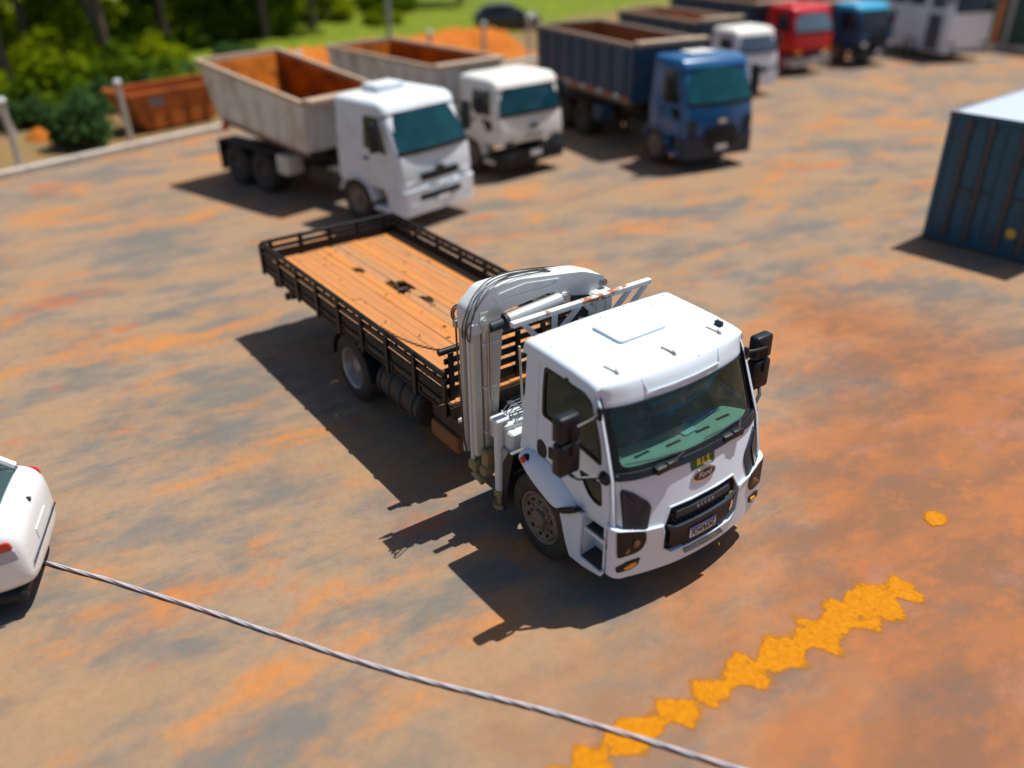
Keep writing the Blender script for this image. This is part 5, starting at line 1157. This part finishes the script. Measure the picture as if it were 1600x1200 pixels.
TL = ['dark-leaved tree in the shady wood beyond the fence', 'mid green tree in the shady wood beyond the fence', 'pale-trunked yellow-green tree in the wood beyond the fence']
TREES = sorted(((-34, -8, 0, 1.0), (-37, -4.5, 2, .9), (-35.5, -1.2, 0, 1.05), (-40, .5, 1, 1.0), (-38.5, 3.5, 0, 1.1), (-43, 4, 2, 1.0), (-42, 7.2, 0, 1.05), (-47, 2, 0, 1.2), (-48, 7.5, 1, 1.15), (-45.5, 10.8, 2, .95), (-44.5, 13.5, 0, 1.1), (-50, 12, 0, 1.2), (-52, 16.5, 1, 1.1), (-47, 17.5, 0, 1.1), (-54, 6, 0, 1.3), (-57, 12, 1, 1.3), (-56, 20, 0, 1.2), (-50, -3, 0, 1.3), (-44, -5, 1, 1.1), (-60, 24, 1, 1.2), (-62, 30, 0, 1.3), (-54, 33, 0, 1.2), (-60, 2, 0, 1.4), (-38, -11, 0, 1.2)), key=lambda q: across(q[0], q[1]))
for i, (x, y, k, sc) in enumerate(TREES):
    tree(k, x, y, sc, TL[k].replace(' in the', ', '+ORD[i]+' trunk from the left, in the'))
BUSH = []
for lm, n, sz in ((LEAF_TEAL, 2600, .12), (LEAF_BRI, 2200, .13), (LEAF_MID, 2400, .13), (LEAF_DARK, 2400, .14)):
    sp2 = lambda r: (lambda a, q: Vector((q*math.cos(a), q*math.sin(a), .25+1.0*r.random()*(1.05-q))))(r.uniform(0, 6.3), .85*r.random()**.6)
    cm = leaves(n, clumps(16, .42, sp2), sz).mesh('foliage', lm, smooth=0, fixn=False)
    m = MB()
    for k in range(7):
        a = rv.uniform(0, 6.3); m.tube([(0, 0, -.05), (.3*math.cos(a), .3*math.sin(a), .4), (.6*math.cos(a), .6*math.sin(a), .9)], [.04, .03, .01], 5)
    BUSH.append((m.mesh('stem', BARK), cm))
def bush(k, x, y, s, sz, label, group='bushes beyond the kerb'):
    t = empty('bush', (x, y, 0), rv.uniform(0, 6.3), label, 'bush', group); t.scale = (s, s, sz)
    for nm, me in zip(('stem', 'foliage'), BUSH[k]):
        o = bpy.data.objects.new(nm, me); COL.objects.link(o); o.parent = t
bush(0, -24.2, -.75, 1.05, 1.35, 'round dull green bush standing just behind the kerb at the left', None)
BL = ['dull green shrub on the rough grass beyond the kerb', 'yellow-green sunlit shrub under the trees beyond the fence', 'mid green shrub on the rough grass beyond the kerb', 'dark undergrowth shrub among the tree trunks']
BUSHES = sorted(((-29, -3.6, 0, 1.2, 1.0), (-30.5, -1.6, 2, 1.1, .9), (-28.2, -1.8, 0, .9, .8), (-31.5, .6, 2, 1.0, .8), (-29.5, 1.4, 0, 1.0, .9), (-28.5, 3.6, 2, 1.0, 1.3), (-31, 4.2, 0, 1.2, 1.0),
    (-33, -5.2, 1, 1.6, 1.3), (-35, -2.8, 1, 1.5, 1.4), (-36.5, .8, 1, 1.9, 1.6), (-39, 2.4, 1, 1.6, 2.0), (-38, 5.4, 1, 1.4, 1.1), (-41, 5.6, 2, 1.5, 1.8), (-44, 8.5, 1, 1.5, 1.6), (-46, 5, 1, 2.0, 2.4), (-49, 10, 1, 2.0, 2.2), (-46, 14.5, 2, 1.5, 1.6), (-42, 1.6, 1, 1.8, 2.3), (-48, 0, 1, 2.2, 2.8), (-52, 4, 2, 2.2, 2.6), (-33.5, 3, 2, 1.4, 1.3), (-34.5, 8.0, 0, 1.3, 1.1), (-50, 20, 1, 1.8, 1.5), (-53, 26, 2, 2.0, 1.8), (-46, 22, 1, 1.2, .8), (-44, 9.5, 3, 1.8, 1.9), (-46.5, 12.5, 3, 2.0, 2.0), (-50, 14, 3, 2.4, 2.6), (-51, 9.5, 3, 2.4, 2.8), (-54, 17, 3, 2.4, 2.4)), key=lambda q: across(q[0], q[1]))
for i, (x, y, k, s, sz) in enumerate(BUSHES):
    bush(k, x, y, s, sz, BL[k]+', '+ORD[i]+' from the left')
st_ = empty('broken_stump', (-27.2, -2.4, 0), 0, 'pale leaning broken trunk on the soil behind the kerb', 'stump')
MB().tube([(0, 0, -.1), (-.2, -.12, .6), (-.42, -.3, 1.3)], [.14, .11, .07], 10).build('trunk', BARKP, st_); MB().tube([(-.2, -.12, .6), (-.05, -.4, .9)], [.05, .02], 7).build('limb', BARKP, st_)
hp = MB().grid(lambda u, v: ((.75*v)*math.cos(6.2832*u)*(1+.1*math.sin(19*u)), (.75*v)*math.sin(6.2832*u)*(1+.1*math.sin(13*u)), .55*(1-v**1.6)-.02), 22, 6).build('soil_heap', BANKM, smooth=80)
hp.scale = (.62, .62, .7); hp.location = (-26.0, -1.8, 0); tag(hp, 'small heap of orange soil left of the round bush', 'soil heap')
